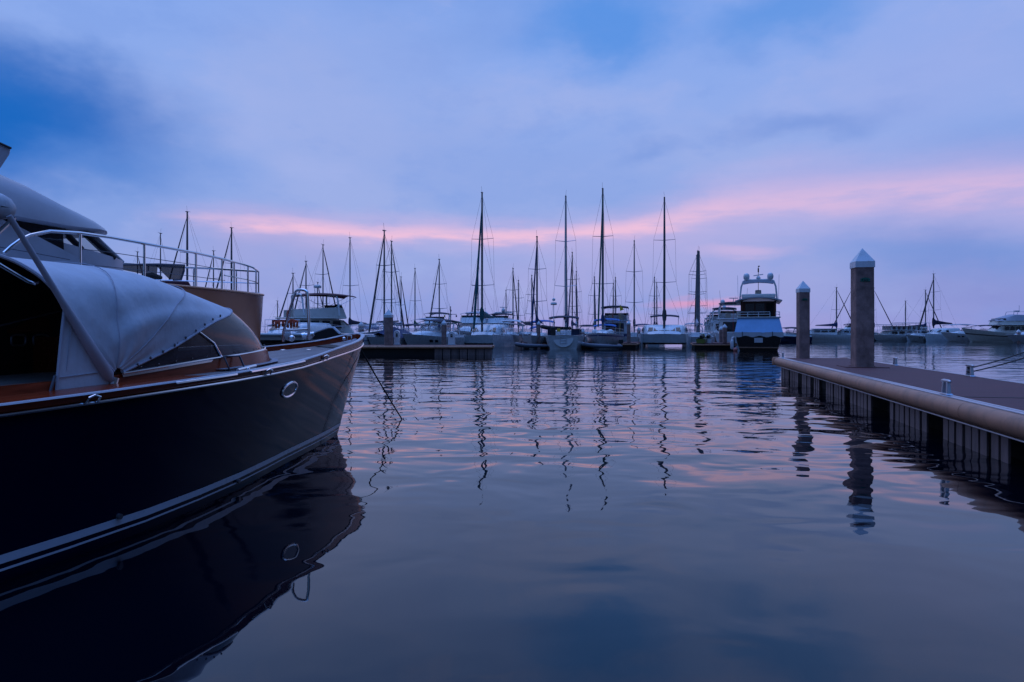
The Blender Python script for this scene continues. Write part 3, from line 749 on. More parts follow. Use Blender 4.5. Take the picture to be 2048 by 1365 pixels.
for px_, py_ in ((528, 742), (643, 717), (176, 796), (434, 742)):
    p, n_ = on_hull(px_, py_ + 16)
    tt = -p.y; c = sheer_pt(tt, rail_h(tt)*.5, .03)
    mb = MB(); mb.tube([c + Vector((0, -.05, -.02)), c + Vector((.03, -.045, .02)), c + Vector((.035, .0, .035)), c + Vector((.03, .045, .02)), c + Vector((0, .05, -.02))], .009, 8); mb.build('fairlead', 'chrome', nb)
mb = MB()
c = Vector((.97, -4.15, deckz(4.15, .75)))
mb.tube([c + Vector((-.06, -.12, .16)), c + Vector((.02, -.12, .0)), c + Vector((.02, .12, .0)), c + Vector((-.06, .12, .16))], .012, 6, loop=True); mb.box(c + Vector((-.02, 0, .01)), (.05, .2, .02)); mb.build('side_step', 'wire', nb)
mb = MB(); mb.tube([sheer_pt(4.35, .07, -.22), sheer_pt(4.0, .09, -.2)], .016, 8); mb.ball(sheer_pt(4.17, .06, -.21), .03); mb.build('deck_cleat', 'chrome', nb)
# oval porthole set in the hull
p, n_ = on_hull(578.5, 779.5)
if n_.x < 0: n_ = -n_
zx = n_.to_track_quat('Z', 'Y').to_matrix().to_4x4(); T = Matrix.Translation(p + n_*.004) @ zx
# choose axes along the hull: local x along hull length
ax = Vector((0, 1, 0)) - n_*n_.y; ax.normalize(); ay = n_.cross(ax)
T = Matrix.Translation(p + n_*.003) @ Matrix(((ax.x, ay.x, n_.x, 0), (ax.y, ay.y, n_.y, 0), (ax.z, ay.z, n_.z, 0), (0, 0, 0, 1)))
def ovalring(r1, r2, rt, nm, m, par):
    q = MB(); q.tube([T @ Vector((r1*math.cos(2*PI*j/36), r2*math.sin(2*PI*j/36), 0)) for j in range(36)], rt, 8, loop=True, squash=1); return q.build(nm, m, par)
pr = ovalring(.205, .085, .017, 'porthole', 'chrome', nb)
mb = MB(); mb.add([T @ Vector((.2*math.cos(2*PI*j/36), .083*math.sin(2*PI*j/36), .004)) for j in range(36)], [tuple(range(36))]); mb.build('porthole_glass', 'glass', pr)
# small hull outlets near the waterline
for px_, py_ in ((474, 962), (236, 1033)):
    p, n_ = on_hull(px_, py_)
    if p is not None:
        if n_.x < 0: n_ = -n_
        mb = MB(); mb.tube([p - n_*.01, p + n_*.03], .022, 10); mb.build('hull_outlet', 'wire', nb)
# bow mooring line running down into the water
d_ = gd(838); mb = MB()
a = Vector((-2.56, 11.45, 1.40)); b_ = Vector((X_at(805, d_), d_, -.02))
mb.tube(sagline(a, b_ + (b_ - a)*.05, .02, 12), .013, 6)
tag(mb.build('bow_mooring_line', 'rope2', None), 'dark taut mooring line from the navy boat bow into the water', 'rope')

# ------------------------------------------------------------------ bronze-hulled yacht behind it
YO, YR, ys, yloc = frame(-5.16, 14.0, 17.7)
yt = thing('motor_yacht', 'large motor yacht with bronze hull, grey cabin roof and tubular bow rail behind navy boat', 'yacht', YO, YR)
Y_SH = [(0, 0), (.05, .10), (.2, .22), (.5, .42), (1, .68), (2, 1.08), (3, 1.40), (4.5, 1.72), (6.5, 1.95), (10, 2.05), (15, 1.9)]
Y_WL = [(0, 0), (.5, .18), (1, .36), (2, .72), (3.5, 1.2), (5.5, 1.65), (8, 1.85), (15, 1.8)]
def yz(tt): return tab([(0, 2.41), (1, 2.37), (3, 2.33), (6, 2.28), (15, 2.1)], tt)
def yp(tt, v, sd=1, off=0.0):
    t0 = .25*(1 - v); s = max(0, tt - t0)
    return Vector((sd*(lerp(stab(Y_WL, s), stab(Y_SH, tt), max(0, v)**1.5) + off), -max(tt, t0), lerp(0, yz(tt), v) if v >= 0 else v*.5))
TT = [0, .02, .06, .12, .25, .4, .6, .9, 1.3, 1.8, 2.4, 3.2, 4, 5, 6.5, 8, 10, 12.5, 15]
mb = MB()
for sd in (1, -1): mb.loft([[yp(x, v, sd) for x in TT] for v in (-1, 0, .2, .4, .6, .8, 1)], False, False)
mb.loft([[yp(15, v, 1) for v in (-1, 0, .5, 1)], [yp(15, v, -1) for v in (-1, 0, .5, 1)]], False, False)
mb.build('hull', 'tan', yt, smooth=60)
mb = MB(); mb.grid([[Vector((stab(Y_SH, x)*q*.985, -x - .02, yz(x) + .0 + .06*(1-q*q))) for q in (-1, -.6, -.2, .2, .6, 1)] for x in TT[1:]]); mb.build('deck', 'gelgrey', yt)
mb = MB(); mb.tube([yp(x, 1, 1, .0) for x in TT][::-1] + [yp(x, 1, -1, .0) for x in TT][1:], .022, 8); mb.build('gunwale', 'tan', yt)
# cabin side and roof
hw = [(4.0, .35), (4.15, .6), (4.5, .95), (4.85, 1.12), (5.4, 1.27), (6.1, 1.34), (8, 1.4), (12, 1.4)]
zb_ = [(4.0, 3.06), (4.5, 3.03), (5.4, 2.96), (8, 2.97), (12, 2.97)]
zt_ = [(4.0, 3.075), (4.15, 3.11), (4.5, 3.16), (4.85, 3.22), (5.36, 3.33), (5.74, 3.44), (6.1, 3.51), (7, 3.6), (8, 3.66), (12, 3.7)]
mb = MB(); rings = []
for x in (4.0, 4.08, 4.2, 4.4, 4.65, 4.95, 5.3, 5.7, 6.1, 6.6, 7.2, 8, 9, 10, 12):
    W, a, b_ = stab(hw, x), stab(zb_, x), stab(zt_, x); r_ = []
    hgt = b_ - a
    half = [(.0, a), (W*.93, a), (W*.985, a + .012), (W, a + .03), (W*.995, a + hgt*.2), (W*.96, a + hgt*.55), (W*.9, a + hgt*.85), (W*.8, b_), (W*.5, b_ + .05), (0, b_ + .07)]
    rings.append([(p, -x, z) for p, z in half] + [(-p, -x, z) for p, z in half[-2:0:-1]])
mb.loft(rings); mb.build('cabin_roof', 'gelgrey', yt, smooth=50)
cs = [ys(x, y_, 1.24) for x, y_ in ((-40, 420), (0, 438), (37, 453), (100, 486), (164, 519), (196, 538), (262, 548), (262, 580), (-40, 620))]
for sd in (1, -1):
    mb = MB(); mb.prism([Vector((sd*p.x, p.y, p.z)) for p in cs], (-sd*.04, 0, 0)); mb.build('cabin_side', 'gelgrey', yt)
mb = MB(); fr2 = [(0, -3.62, 2.5), (.5, -3.72, 2.5), (.9, -4.0, 2.52), (1.15, -4.6, 2.52)]
wb = dens([(0, -3.80, 2.66), (.45, -3.88, 2.66), (.8, -4.08, 2.66), (1.0, -4.4, 2.68), (1.12, -5.0, 2.74), (1.19, -6.0, 2.85)], 3)
wt = dens([(0, -4.30, 3.04), (.4, -4.36, 3.04), (.75, -4.55, 3.03), (.95, -4.85, 3.0), (1.12, -5.3, 2.98), (1.19, -6.1, 2.97)], 3)
mb.loft([mirror(wb), mirror(wt)], False, False); mb.build('windshield', 'pane', yt, smooth=60)
mb = MB(); mb.loft([mirror([Vector((p.x*1.01, p.y + .01, 2.3)) for p in wb]), mirror([Vector((p.x*1.01, p.y + .012, p.z + .01)) for p in wb])], False, False); mb.build('cabin_front', 'gelgrey', yt, smooth=60)
for sd in (1, -1):
    gl = [ys(x, y_, 1.20) for x, y_ in ((-20, 434), (30, 441), (126, 458), (128, 502), (96, 488), (30, 456))]
    mb = MB(); mb.prism([Vector((sd*p.x, p.y, p.z)) for p in gl], (-sd*.02, 0, 0)); mb.build('side_window', 'glass', yt)
for k in (0, 3, 6, 9, 12):
    for sd in ((1, -1) if k else (1,)):
        q = MB(); a, b_ = wb[k].copy(), wt[k].copy(); a.x *= sd; b_.x *= sd
        q.tube([a + Vector((0, .012, 0)), b_ + Vector((0, .012, 0))], .028 if k != 9 else .035, 8); q.build('window_pillar', 'cabin_dark' if k != 6 else 'gelgrey', yt)
for sd in (1, -1):
    mb = MB(); mb.prism([Vector((sd*1.19, -5.95, 2.5)), Vector((sd*1.19, -5.95, 2.98)), Vector((sd*1.19, -11.8, 2.98)), Vector((sd*1.19, -11.8, 2.5))], (-sd*.02, 0, 0)); mb.build('side_window', 'pane', yt)
mb = MB(); mb.prism([ys(x, y_, 1.05) for x, y_ in ((-60, 262), (0, 287), (22, 297), (20, 309), (2, 336), (-60, 352))], (-2.1, 0, 0)); fb = mb.build('flybridge_screen', 'gelgrey', yt, bevel=.01)
mb = MB(); mb.tube([ys(x, y_, 1.06) for x, y_ in ((-60, 262), (0, 287), (22, 297))], .014, 6); mb.build('screen_trim', 'rubber', fb)
# rails
st = [ys(8, 507, 1.83), ys(22, 494, 1.83), ys(40, 481, 1.82), ys(60, 471.5, 1.81), ys(100, 463, 1.77), ys(160, 466.5, 1.70), ys(220, 475, 1.65), ys(288, 487.5, 1.56), ys(392, 506.5, 1.36), ys(450, 519.5, 1.10), ys(488, 529.5, .76), ys(505, 535, .45), ys(513, 540, .20)]
bowp = Vector((0, -.06, st[-1].z))
mb = MB(); ring = st + [bowp] + [Vector((-p.x, p.y, p.z)) for p in st[::-1]]
mb.tube(ring, .02, 8); mb.build('top_rail', 'chrome', yt)
def rail_at(y0):
    for a, b_ in zip(st, st[1:]):
        if a.y <= y0 <= b_.y: return a.lerp(b_, (y0 - a.y)/(b_.y - a.y))
    return bowp
for px_ in (160, 288, 392, 444, 468, 496, 512):
    a = min(st, key=lambda p: 0); best = None
    for i in range(400):
        y0 = lerp(st[4].y, -.1, i/399); p = rail_at(y0); wp = YO + Vector((math.cos(rad(17.7)), -math.sin(rad(17.7)), 0))*p.x + Vector((math.sin(rad(17.7)), math.cos(rad(17.7)), 0))*p.y
        e = abs(CX + F*wp.x/wp.y - px_)
        if best is None or e < best[0]: best = (e, p)
    p = best[1]
    for sd in (1, -1):
        q = MB(); q.tube([Vector((sd*p.x, p.y, p.z)), Vector((sd*p.x, p.y, yz(-p.y) - .02))], .016, 8); q.build('stanchion', 'chrome', yt)
mid = [Vector((p.x*.99, p.y, lerp(p.z, yz(-p.y), .5))) for p in (st[9], st[10], st[11], st[12])]
mb = MB(); mb.tube(mid + [Vector((0, -.07, mid[-1].z))] + [Vector((-p.x, p.y, p.z)) for p in mid[::-1]], .012, 6); mb.build('mid_rail', 'chrome', yt)
mb = MB(); mb.tube([Vector((0, -.06, bowp.z)), Vector((0, -.06, yz(0)))], .016, 8); mb.build('stanchion', 'chrome', yt)
for za, zbx in ((.33, .33), (.66, .66)):
    mb = MB(); pl = [Vector((p.x, p.y, lerp(yz(-p.y), p.z, za))) for p in st[5:10]]; mb.tube(pl, .005, 5); mb.build('lifeline', 'wire', yt)
# sun lounger with dark mesh, maroon locker on the foredeck
lg = MB(); A_ = [ys(x, y_, .15) for x, y_ in ((234, 530), (316, 529), (314, 549), (290, 548), (250, 540))]
lg.prism(A_, (-.05, -.02, 0))
B_ = [ys(x, y_, .15) for x, y_ in ((316, 528), (368, 531), (367, 542), (361, 560), (346, 560), (332, 546), (322, 535))]
lg.prism(B_, (-.05, -.02, 0)); lgo = lg.build('sun_lounger', 'mesh', yt)
mb = MB(); mb.tube([p + Vector((.01, 0, 0)) for p in A_[:2]] + [p + Vector((.01, 0, 0)) for p in B_[1:5]], .018, 6); mb.build('lounger_frame', 'wire', lgo)
mb = MB(); mb.prism([ys(x, y_, .55) for x, y_ in ((330, 562), (378, 563), (390, 584), (330, 590))], (-.9, 0, 0)); mb.build('deck_locker', 'maroon', yt, bevel=.02)
mb = MB(); mb.tube([ys(288, 552, .9), ys(300, 551, .9), ys(322, 556, .9)], [.05, .06, .03], 8); mb.build('deck_cushion', 'cabin_dark', yt)
mb = MB(); mb.tube([ys(-40, 488, 1.3), ys(60, 505, 1.3), ys(140, 520, 1.3)], .006, 5); mb.build('cabin_line', 'wire', yt)
# ------------------------------------------------------------------ generic boats of the marina (local: bow +y, waterline z = 0)
HD = .227
TO, AWAY = PI - HD, -HD
def rot(v, rz):
    c, s = math.cos(rz), math.sin(rz); return Vector((v[0]*c - v[1]*s, v[0]*s + v[1]*c, 0))
class Hull:
    def __init__(s, L, B, zb, zs, stern=.82, flare=.14, rake=.7, full=2.3, trans=.0, cx=0.0, draft=.35):
        s.__dict__.update(L=L, B=B, zb=zb, zs=zs, stern=stern, flare=flare, rake=rake, full=full, trans=trans, cx=cx, draft=draft)
    def half(s, u):
        if u < .42: return s.B/2 * (s.stern + (1 - s.stern)*math.sin(PI/2*u/.42))
        return s.B/2 * max(0, 1 - ((u - .42)/.58)**s.full)
    def zsheer(s, u): return s.zs + (s.zb - s.zs)*u**2.2
    def pt(s, u, v, sd=1, off=0.0):
        L = s.L; y = -L/2 + u*(L - s.rake*(1 - v)) + s.trans*(1 - u)*(v if v > 0 else 0)
        b = s.half(u)
        if v >= 0: w_ = b*(1 - s.flare*(1 - v)**1.6*(1 + 1.2*u)); z = v*s.zsheer(u)
        else: w_ = b*.72; z = v*s.draft
        w_ = max(w_, .015)
        return Vector((s.cx + sd*(w_ + off), y, z))
    UU = [0, .06, .14, .24, .36, .48, .58, .68, .77, .85, .91, .96, .99, 1]
    def shell(s):
        q = MB(); V = (-1, 0, .15, .35, .6, .82, 1)
        for sd in (1, -1): q.loft([[s.pt(u, v, sd) for u in s.UU] for v in V], False, False)
        q.loft([[s.pt(0, v, 1) for v in V], [s.pt(0, v, -1) for v in V]], False, False)
        q.loft([[s.pt(1, v, 1) for v in V], [s.pt(1, v, -1) for v in V]], False, False)
        return q
    def deck(s, dz=-.03, camber=.06):
        q = MB()
        q.grid([[Vector((s.cx + s.half(u)*.985*k + 0, s.pt(u, 1).y - .02, s.zsheer(u) + dz + camber*(1 - k*k))) for k in (-1, -.6, -.2, .2, .6, 1)] for u in s.UU])
        return q
    def stripe(s, v0, v1):
        q = MB()
        for sd in (1, -1): q.grid([[s.pt(u, v, sd, .012) for u in s.UU] for v in (v0, (v0+v1)/2, v1)])
        return q
    def railing(s, h, u0=.1, u1=1.0, inset=.06, r=.018, posts=7, midr=True):
        q = MB(); pts = []
        for i in range(15):
            u = lerp(u0, u1, i/14); p = s.pt(min(u, .995), 1); x = max(.08, p.x - s.cx - inset); pts.append(Vector((s.cx + x, p.y - .04, p.z)))
        ring = pts + [Vector((2*s.cx - p.x, p.y, p.z)) for p in pts[::-1]]
        q.tube([p + Vector((0, 0, h)) for p in ring], r, 5)
        if midr: q.tube([p + Vector((0, 0, h*.5)) for p in ring], r*.6, 4)
        n = len(ring)
        for i in range(posts*2):
            p = ring[round(i*(n-1)/(posts*2-1))]; q.tube([p, p + Vector((0, 0, h))], r*.8, 5)
        return q

def rig(o, H, my, hz, dm, nspr=2, bow=None, stern=None, furl='navycanvas', mm='mast', mr=.1, jib=True, furlr=.085, spw=None, head=.97, beam=None, chain_z=None, lean=0.0):
    """mast, spreaders, stays, furled headsail"""
    base = Vector((0, my, dm)); top = Vector((0, my - lean, hz))
    q = MB(); q.tube([base, base.lerp(top, .7), top], [mr, mr, mr*.7], 8, squash=.8); ms = q.build('mast', mm, o)
    q = MB(); q.tube([top + Vector((0, 0, -.1)), top + Vector((.0, -.25, .12)), top + Vector((0, -.5, .12))], .02, 4); q.tube([top, top + Vector((.06, .03, .75))], .012, 4); q.box(top + Vector((0, .05, .06)), (.18, .3, .08)); q.build('masthead', mm, ms)
    beam = beam or H.B*.42; cz = chain_z if chain_z is not None else H.zsheer(.6)
    spw = spw or beam*.75; levels = [(i + 1)/(nspr + 1) for i in range(nspr)]; tips = []
    for k in levels:
        p = base.lerp(top, k); s_ = spw*(1 - .22*k); row = []
        for sd in (1, -1):
            q = MB(); tip = p + Vector((sd*s_, -.22, .10)); q.tube([p, tip], [.038, .026], 5); q.build('spreader', mm, o); row.append(tip)
        tips.append(row)
    for j, sd in enumerate((1, -1)):
        q = MB(); chain = Vector((sd*beam, my - .25, cz)); q.tube([chain] + [r_[j] for r_ in tips] + [top - Vector((0, 0, .15))], .011, 4)
        if tips:
            q.tube([chain + Vector((0, .15, 0)), base.lerp(top, levels[0])], .010, 4)
            if nspr > 1: q.tube([tips[0][j], base.lerp(top, levels[1])], .009, 4)
        q.build('shroud', 'wire', o)
    bow = bow if bow is not None else Vector((0, H.L/2 - .15, H.zb)); hd = base.lerp(top, head)
    if jib:
        q = MB(); a = bow.lerp(hd, .04); q.tube([a, bow.lerp(hd, .12), bow.lerp(hd, .5), bow.lerp(hd, .9), bow.lerp(hd, .97)], [furlr*.8, furlr*1.15, furlr, furlr*.6, furlr*.3], 8); q.build('furled_jib', furl, o)
    q = MB(); q.tube([bow, hd], .013, 4); q.build('forestay', 'wire', o)
    st = stern if stern is not None else Vector((0, -H.L/2 + .2, H.zs + .1))
    q = MB(); q.tube([st, top], .011, 4); q.build('backstay', 'wire', o)
    return base, top

def boomcover(o, my, z, L, m='navycanvas', r=.17):
    q = MB(); q.tube([(0, my - .1, z), (0, my - L, z + .1)], .07, 8); q.build('boom', 'mast', o)
    if m:
        q = MB(); n = 8; rings = []
        for i in range(n + 1):
            k = i/n; y = my + .12 - k*(L - .1); rr = r*(1.15 - .65*k); h = rr*(2.2 - 1.2*k); zc = z + .03 + .08*k
            rings.append([(rr*.9*math.cos(2*PI*j/10), y, zc + h*.55 + h*math.sin(2*PI*j/10)*(.8 if i else 1.4)) for j in range(10)])
        q.loft(rings); q.build('sail_cover', m, o)

def trunk(q, y0, y1, w0, w1, z0, z1, fs=.6, rs=.15):
    """cabin trunk lofted from stern y0 to bow y1 with sloped front fs"""
    rings = []
    for y, w_, zt in ((y0, w0, z1 - .03), (y0 + .25, w0, z1), (lerp(y0, y1, .55), lerp(w0, w1, .45), z1 + .02), (y1 - fs, w1, z1 - .06), (y1 - fs*.4, w1*.93, lerp(z0, z1, .55)), (y1, w1*.85, z0)):
        rings.append([(-w_/2, y, z0), (-w_/2 + .03, y, lerp(z0, zt, .6)), (-w_/2 + rs, y, zt), (-w_*.2, y, zt + .05), (w_*.2, y, zt + .05), (w_/2 - rs, y, zt), (w_/2 - .03, y, lerp(z0, zt, .6)), (w_/2, y, z0)])
    q.loft(rings); return q
def sidewin(o, y0, y1, x, z0, z1, m='glass', tilt=.03):
    for sd in (1, -1):
        q = MB(); q.prism([(sd*x, y0, z0), (sd*x, y1, z0), (sd*(x - tilt), y1 - .12, z1), (sd*(x - tilt), y0 + .05, z1)], (sd*.012, 0, 0)); q.build('window', m, o)
def bimini(o, y0, y1, w_, z, m, zb, name='bimini', frame_='alu', r=.02, arch=.16):
    q = MB(); rows = []
    for i in range(7):
        k = i/6; y = lerp(y0, y1, k); zz = z - .22*(2*k - 1)**2*.8
        rows.append([Vector((w_/2*x, y, zz - arch*abs(x)**2.6)) for x in (-1, -.94, -.75, -.4, 0, .4, .75, .94, 1)])
    q.grid(rows, .03); bo = q.build(name, m, o)
    q = MB()
    for sd in (1, -1):
        for yy, yt in ((lerp(y0, y1, .5) - .1, y0 + .05), (lerp(y0, y1, .5) + .1, y1 - .05)):
            q.tube([(sd*w_*.47, yy, zb), (sd*w_*.48, yt, z - arch - .15)], r, 5)
    q.build('bimini_frame', frame_, o); return bo

def sailboat(label, px, top_y, d, L=11, B=3.6, fb=1.15, rz=TO, nspr=2, furl='navycanvas', cover='navycanvas', bim=None, dodger=None, mm='mast', mr=.10, hm='hullwhite', jib=True, group=None, simple=False, lean=0.0, stripe=None, name='sailboat', rails=True):
    H = Hull(L, B, fb + .25, fb, stern=.72, rake=1.1, full=2.0, trans=-.3)
    my = L*.10; P_ = Vector((X_at(px, d), d, 0)) - rot((0, my), rz)
    o = thing(name, label, 'sailboat', P_, rz, group)
    H.shell().build('hull', hm, o); H.deck().build('deck', 'gel', o)
    if stripe: H.stripe(.80, .88).build('stripe', stripe, o)
    q = MB(); trunk(q, -L*.16, L*.20, B*.58, B*.34, fb, fb + .48, .9); q.build('cabin', 'gel', o)
    sidewin(o, -L*.13, L*.07, B*.287, fb + .15, fb + .36)
    rig(o, H, my, Z_at(top_y, d), fb + .4, nspr, furl=furl, mm=mm, mr=mr, jib=jib, lean=lean)
    boomcover(o, my, fb + 1.55, L*.38, cover)
    if rails:
        H.railing(.6, .08, 1.0, posts=5, r=.014).build('guard_rail', 'alu', o)
    if dodger: bimini(o, -L*.20, -L*.05, B*.6, fb + 1.25, dodger, fb + .3, 'sprayhood')
    if bim: bimini(o, -L*.44, -L*.24, B*.72, fb + 1.95, bim, fb)
    return o, H, my

def cruiser(label, loc, rz, L=9, B=3, zb=1.5, zs=1.0, hm='hullwhite', top='navycanvas', toph=1.9, group=None, arch=True, cat='motorboat', name='sport_cruiser', rail=True, stripe=None, topy=None, ports=True):
    H = Hull(L, B, zb, zs, stern=.9, rake=1.3, full=2.4, flare=.2)
    o = thing(name, label, cat, loc, rz, group)
    H.shell().build('hull', hm, o); H.deck().build('deck', 'gel', o)
    if stripe: H.stripe(.72, .82).build('stripe', stripe, o)
    q = MB(); trunk(q, -L*.12, L*.36, B*.72, B*.3, zs + .05, zs + .55, 1.6, .2); q.build('cabin', 'gel', o)
    # raked wrap-round windscreen
    hb = [(0, L*.10, zs + .55), (B*.2, L*.09, zs + .55), (B*.33, L*.04, zs + .5), (B*.38, -L*.06, zs + .42), (B*.39, -L*.16, zs + .38)]
    ht = [(0, L*.03, zs + 1.0), (B*.18, L*.02, zs + 1.0), (B*.29, -L*.02, zs + .98), (B*.34, -L*.09, zs + .92), (B*.37, -L*.16, zs + .7)]
    q = MB(); q.loft([mirror(hb), mirror(ht)], False, False); q.build('windscreen', 'pane', o, smooth=60)
    q = MB(); q.tube(mirror(ht), .025, 5); q.build('windscreen_frame', 'alu', o)
    q = MB()
    for sd in (1, -1): q.prism([(sd*B*.44, -L*.5 + .1, zs - .02), (sd*B*.44, -L*.1, zs - .02), (sd*B*.42, -L*.14, zs + .38), (sd*B*.42, -L*.5 + .1, zs + .25)], (-sd*.06, 0, 0))
    q.build('coaming', 'gel', o)
    if ports:
        for k in (.60, .68):
            for sd in (1, -1):
                a, b_, c, e = (H.pt(k + dk_, v, sd, .012) for dk_, v in ((0, .55), (.05, .55), (.05, .72), (0, .72)))
                q = MB(); q.add([a, b_, c, e], [(0, 1, 2, 3)]); q.build('porthole', 'glass', o)
    if arch:
        q = MB(); q.tube([(-B*.44, -L*.22, zs + .2), (-B*.42, -L*.27, zs + 1.2), (-B*.33, -L*.29, zs + 1.55), (B*.33, -L*.29, zs + 1.55), (B*.42, -L*.27, zs + 1.2), (B*.44, -L*.22, zs + .2)], .07, 6); q.build('radar_arch', 'gel', o)
    if top:
        a, b_ = topy or (-L*.42, L*.0)
        bimini(o, a, b_, B*.84, zs + toph, top, zs + .3)
    if rail: H.railing(.5, .55, 1.0, posts=4, r=.016, midr=False).build('bow_rail', 'alu', o)
    return o, H

def motoryacht(label, loc, rz, L=14, B=4.4, zb=2.2, zs=1.4, hm='hullwhite', house=(-.30, .22), hh=1.5, fly=(-.30, .06), fh=.7, top=('navycanvas', -.28, -.02, 2.0), domes=1, radar=True, nwin=4, group=None, cat='yacht', name='motor_yacht', hs='gel', arch=True, stripe=None, flag=None, rail=True):
    H = Hull(L, B, zb, zs, stern=.88, rake=1.5, full=2.5, flare=.2)
    o = thing(name, label, cat, loc, rz, group)
    H.shell().build('hull', hm, o); H.deck().build('deck', 'gel', o)
    if stripe: H.stripe(.55, .63).build('stripe', stripe, o)
    y0, y1 = house[0]*L, house[1]*L; W = B*.76; z0 = zs - .05; z1 = zs + hh
    q = MB(); trunk(q, y0, y1, W, W*.72, z0, z1, 1.5, .18); q.build('deckhouse', hs, o)
    span = (y1 - 1.6 - y0 - .3)/nwin
    for i in range(nwin): sidewin(o, y0 + .3 + i*span, y0 + .3 + i*span + span*.86, W*.5 - .012*i, z0 + hh*.52, z1 - .16)
    q = MB(); q.prism([(-W*.33, y1 - .80, lerp(z0, z1, .60)), (W*.33, y1 - .80, lerp(z0, z1, .60)), (W*.30, y1 - 1.42, z1 - .1), (-W*.30, y1 - 1.42, z1 - .1)], (0, .08, .03)); q.build('windshield', 'glass', o)
    q = MB(); q.box((0, y0 - .006, lerp(z0, z1, .5)), (W*.7, .03, hh*.7)); q.build('saloon_door', 'glass', o)
    q = MB(); q.box((0, (y0 + y1 - 1.6)/2 - .35, z1 + .09), (W*1.1, y1 - 1.3 - y0 + .9, .1)); q.build('boat_deck', hs, o, bevel=.03)
    if fly:
        a, b_ = fly[0]*L, fly[1]*L; zf = z1 + .13
        q = MB(); out_ = [(-W*.5, a), (-W*.5, b_ - 1), (-W*.36, b_ - .2), (0, b_), (W*.36, b_ - .2), (W*.5, b_ - 1), (W*.5, a)]
        lo = [Vector((x, y, zf)) for x, y in out_]; hi = [Vector((x*.96, y - (.35 if y > a else 0), zf + fh*(.75 if y <= a else 1))) for x, y in out_]
        q.grid([lo, hi], .05); q.build('flybridge', hs, o)
        q = MB(); q.grid([[p + Vector((0, -.02, 0)) for p in hi[1:-1]], [p*1 + Vector((-p.x*.03, -.14, .3)) for p in hi[1:-1]]], .02); q.build('flybridge_screen', 'glass', o)
        q = MB(); q.box((W*.18, b_ - 1.5, zf + .45), (.6, .5, .9)); q.box((-W*.2, b_ - 1.8, zf + .35), (.6, .5, .7)); q.build('helm_seat', 'gel2', o, bevel=.06)
        if arch:
            ya = a + .5; q = MB(); q.tube([(-W*.5, ya + .5, zf), (-W*.47, ya, zf + 1.3), (-W*.36, ya - .15, zf + 1.55), (W*.36, ya - .15, zf + 1.55), (W*.47, ya, zf + 1.3), (W*.5, ya + .5, zf)], .09, 6); q.build('radar_arch', hs, o)
            for i in range(domes):
                x = 0 if domes == 1 else (-W*.36 if i == 0 else W*.36)
                q = MB(); q.lathe([(.001, 0), (.2, 0), (.26, .12), (.27, .3), (.2, .46), (.1, .54), (.001, .56)], 12, Matrix.Translation((x, ya - .15, zf + 1.62))); q.build('radome', 'gel', o)
            if radar:
                q = MB(); q.tube([(0, ya - .15, zf + 1.55), (0, ya - .15, zf + 2.35)], .04, 5); q.box((0, ya - .15, zf + 2.3), (1.0, .12, .09), rz=.4); q.build('radar_scanner', 'gel', o)
                q = MB(); q.tube([(W*.42, ya, zf + 1.3), (W*.46, ya - .3, zf + 3.4)], .014, 4); q.tube([(-W*.42, ya, zf + 1.3), (-W*.46, ya - .3, zf + 3.2)], .014, 4); q.build('whip_antenna', 'alu', o)
        if top: bimini(o, top[1]*L, top[2]*L, W*.98, z1 + .13 + top[3], top[0], zf + fh*.8, r=.025)
    if rail: H.railing(.75, .3, 1.0, posts=6, r=.02).build('bow_rail', 'alu', o)
    if flag:
        q = MB(); q.tube([(0, -L/2 + .1, zs), (0, -L/2 - .3, zs + 2.6)], .02, 5); q.grid([[Vector((0, -L/2 - .28 - .25*i, zs + 2.5 - .12*i + .02*(i % 2))), Vector((.03*(i % 2), -L/2 - .2 - .25*i, zs + 1.9 - .14*i))] for i in range(4)], .01); q.build('flag', flag, o)
    return o, H

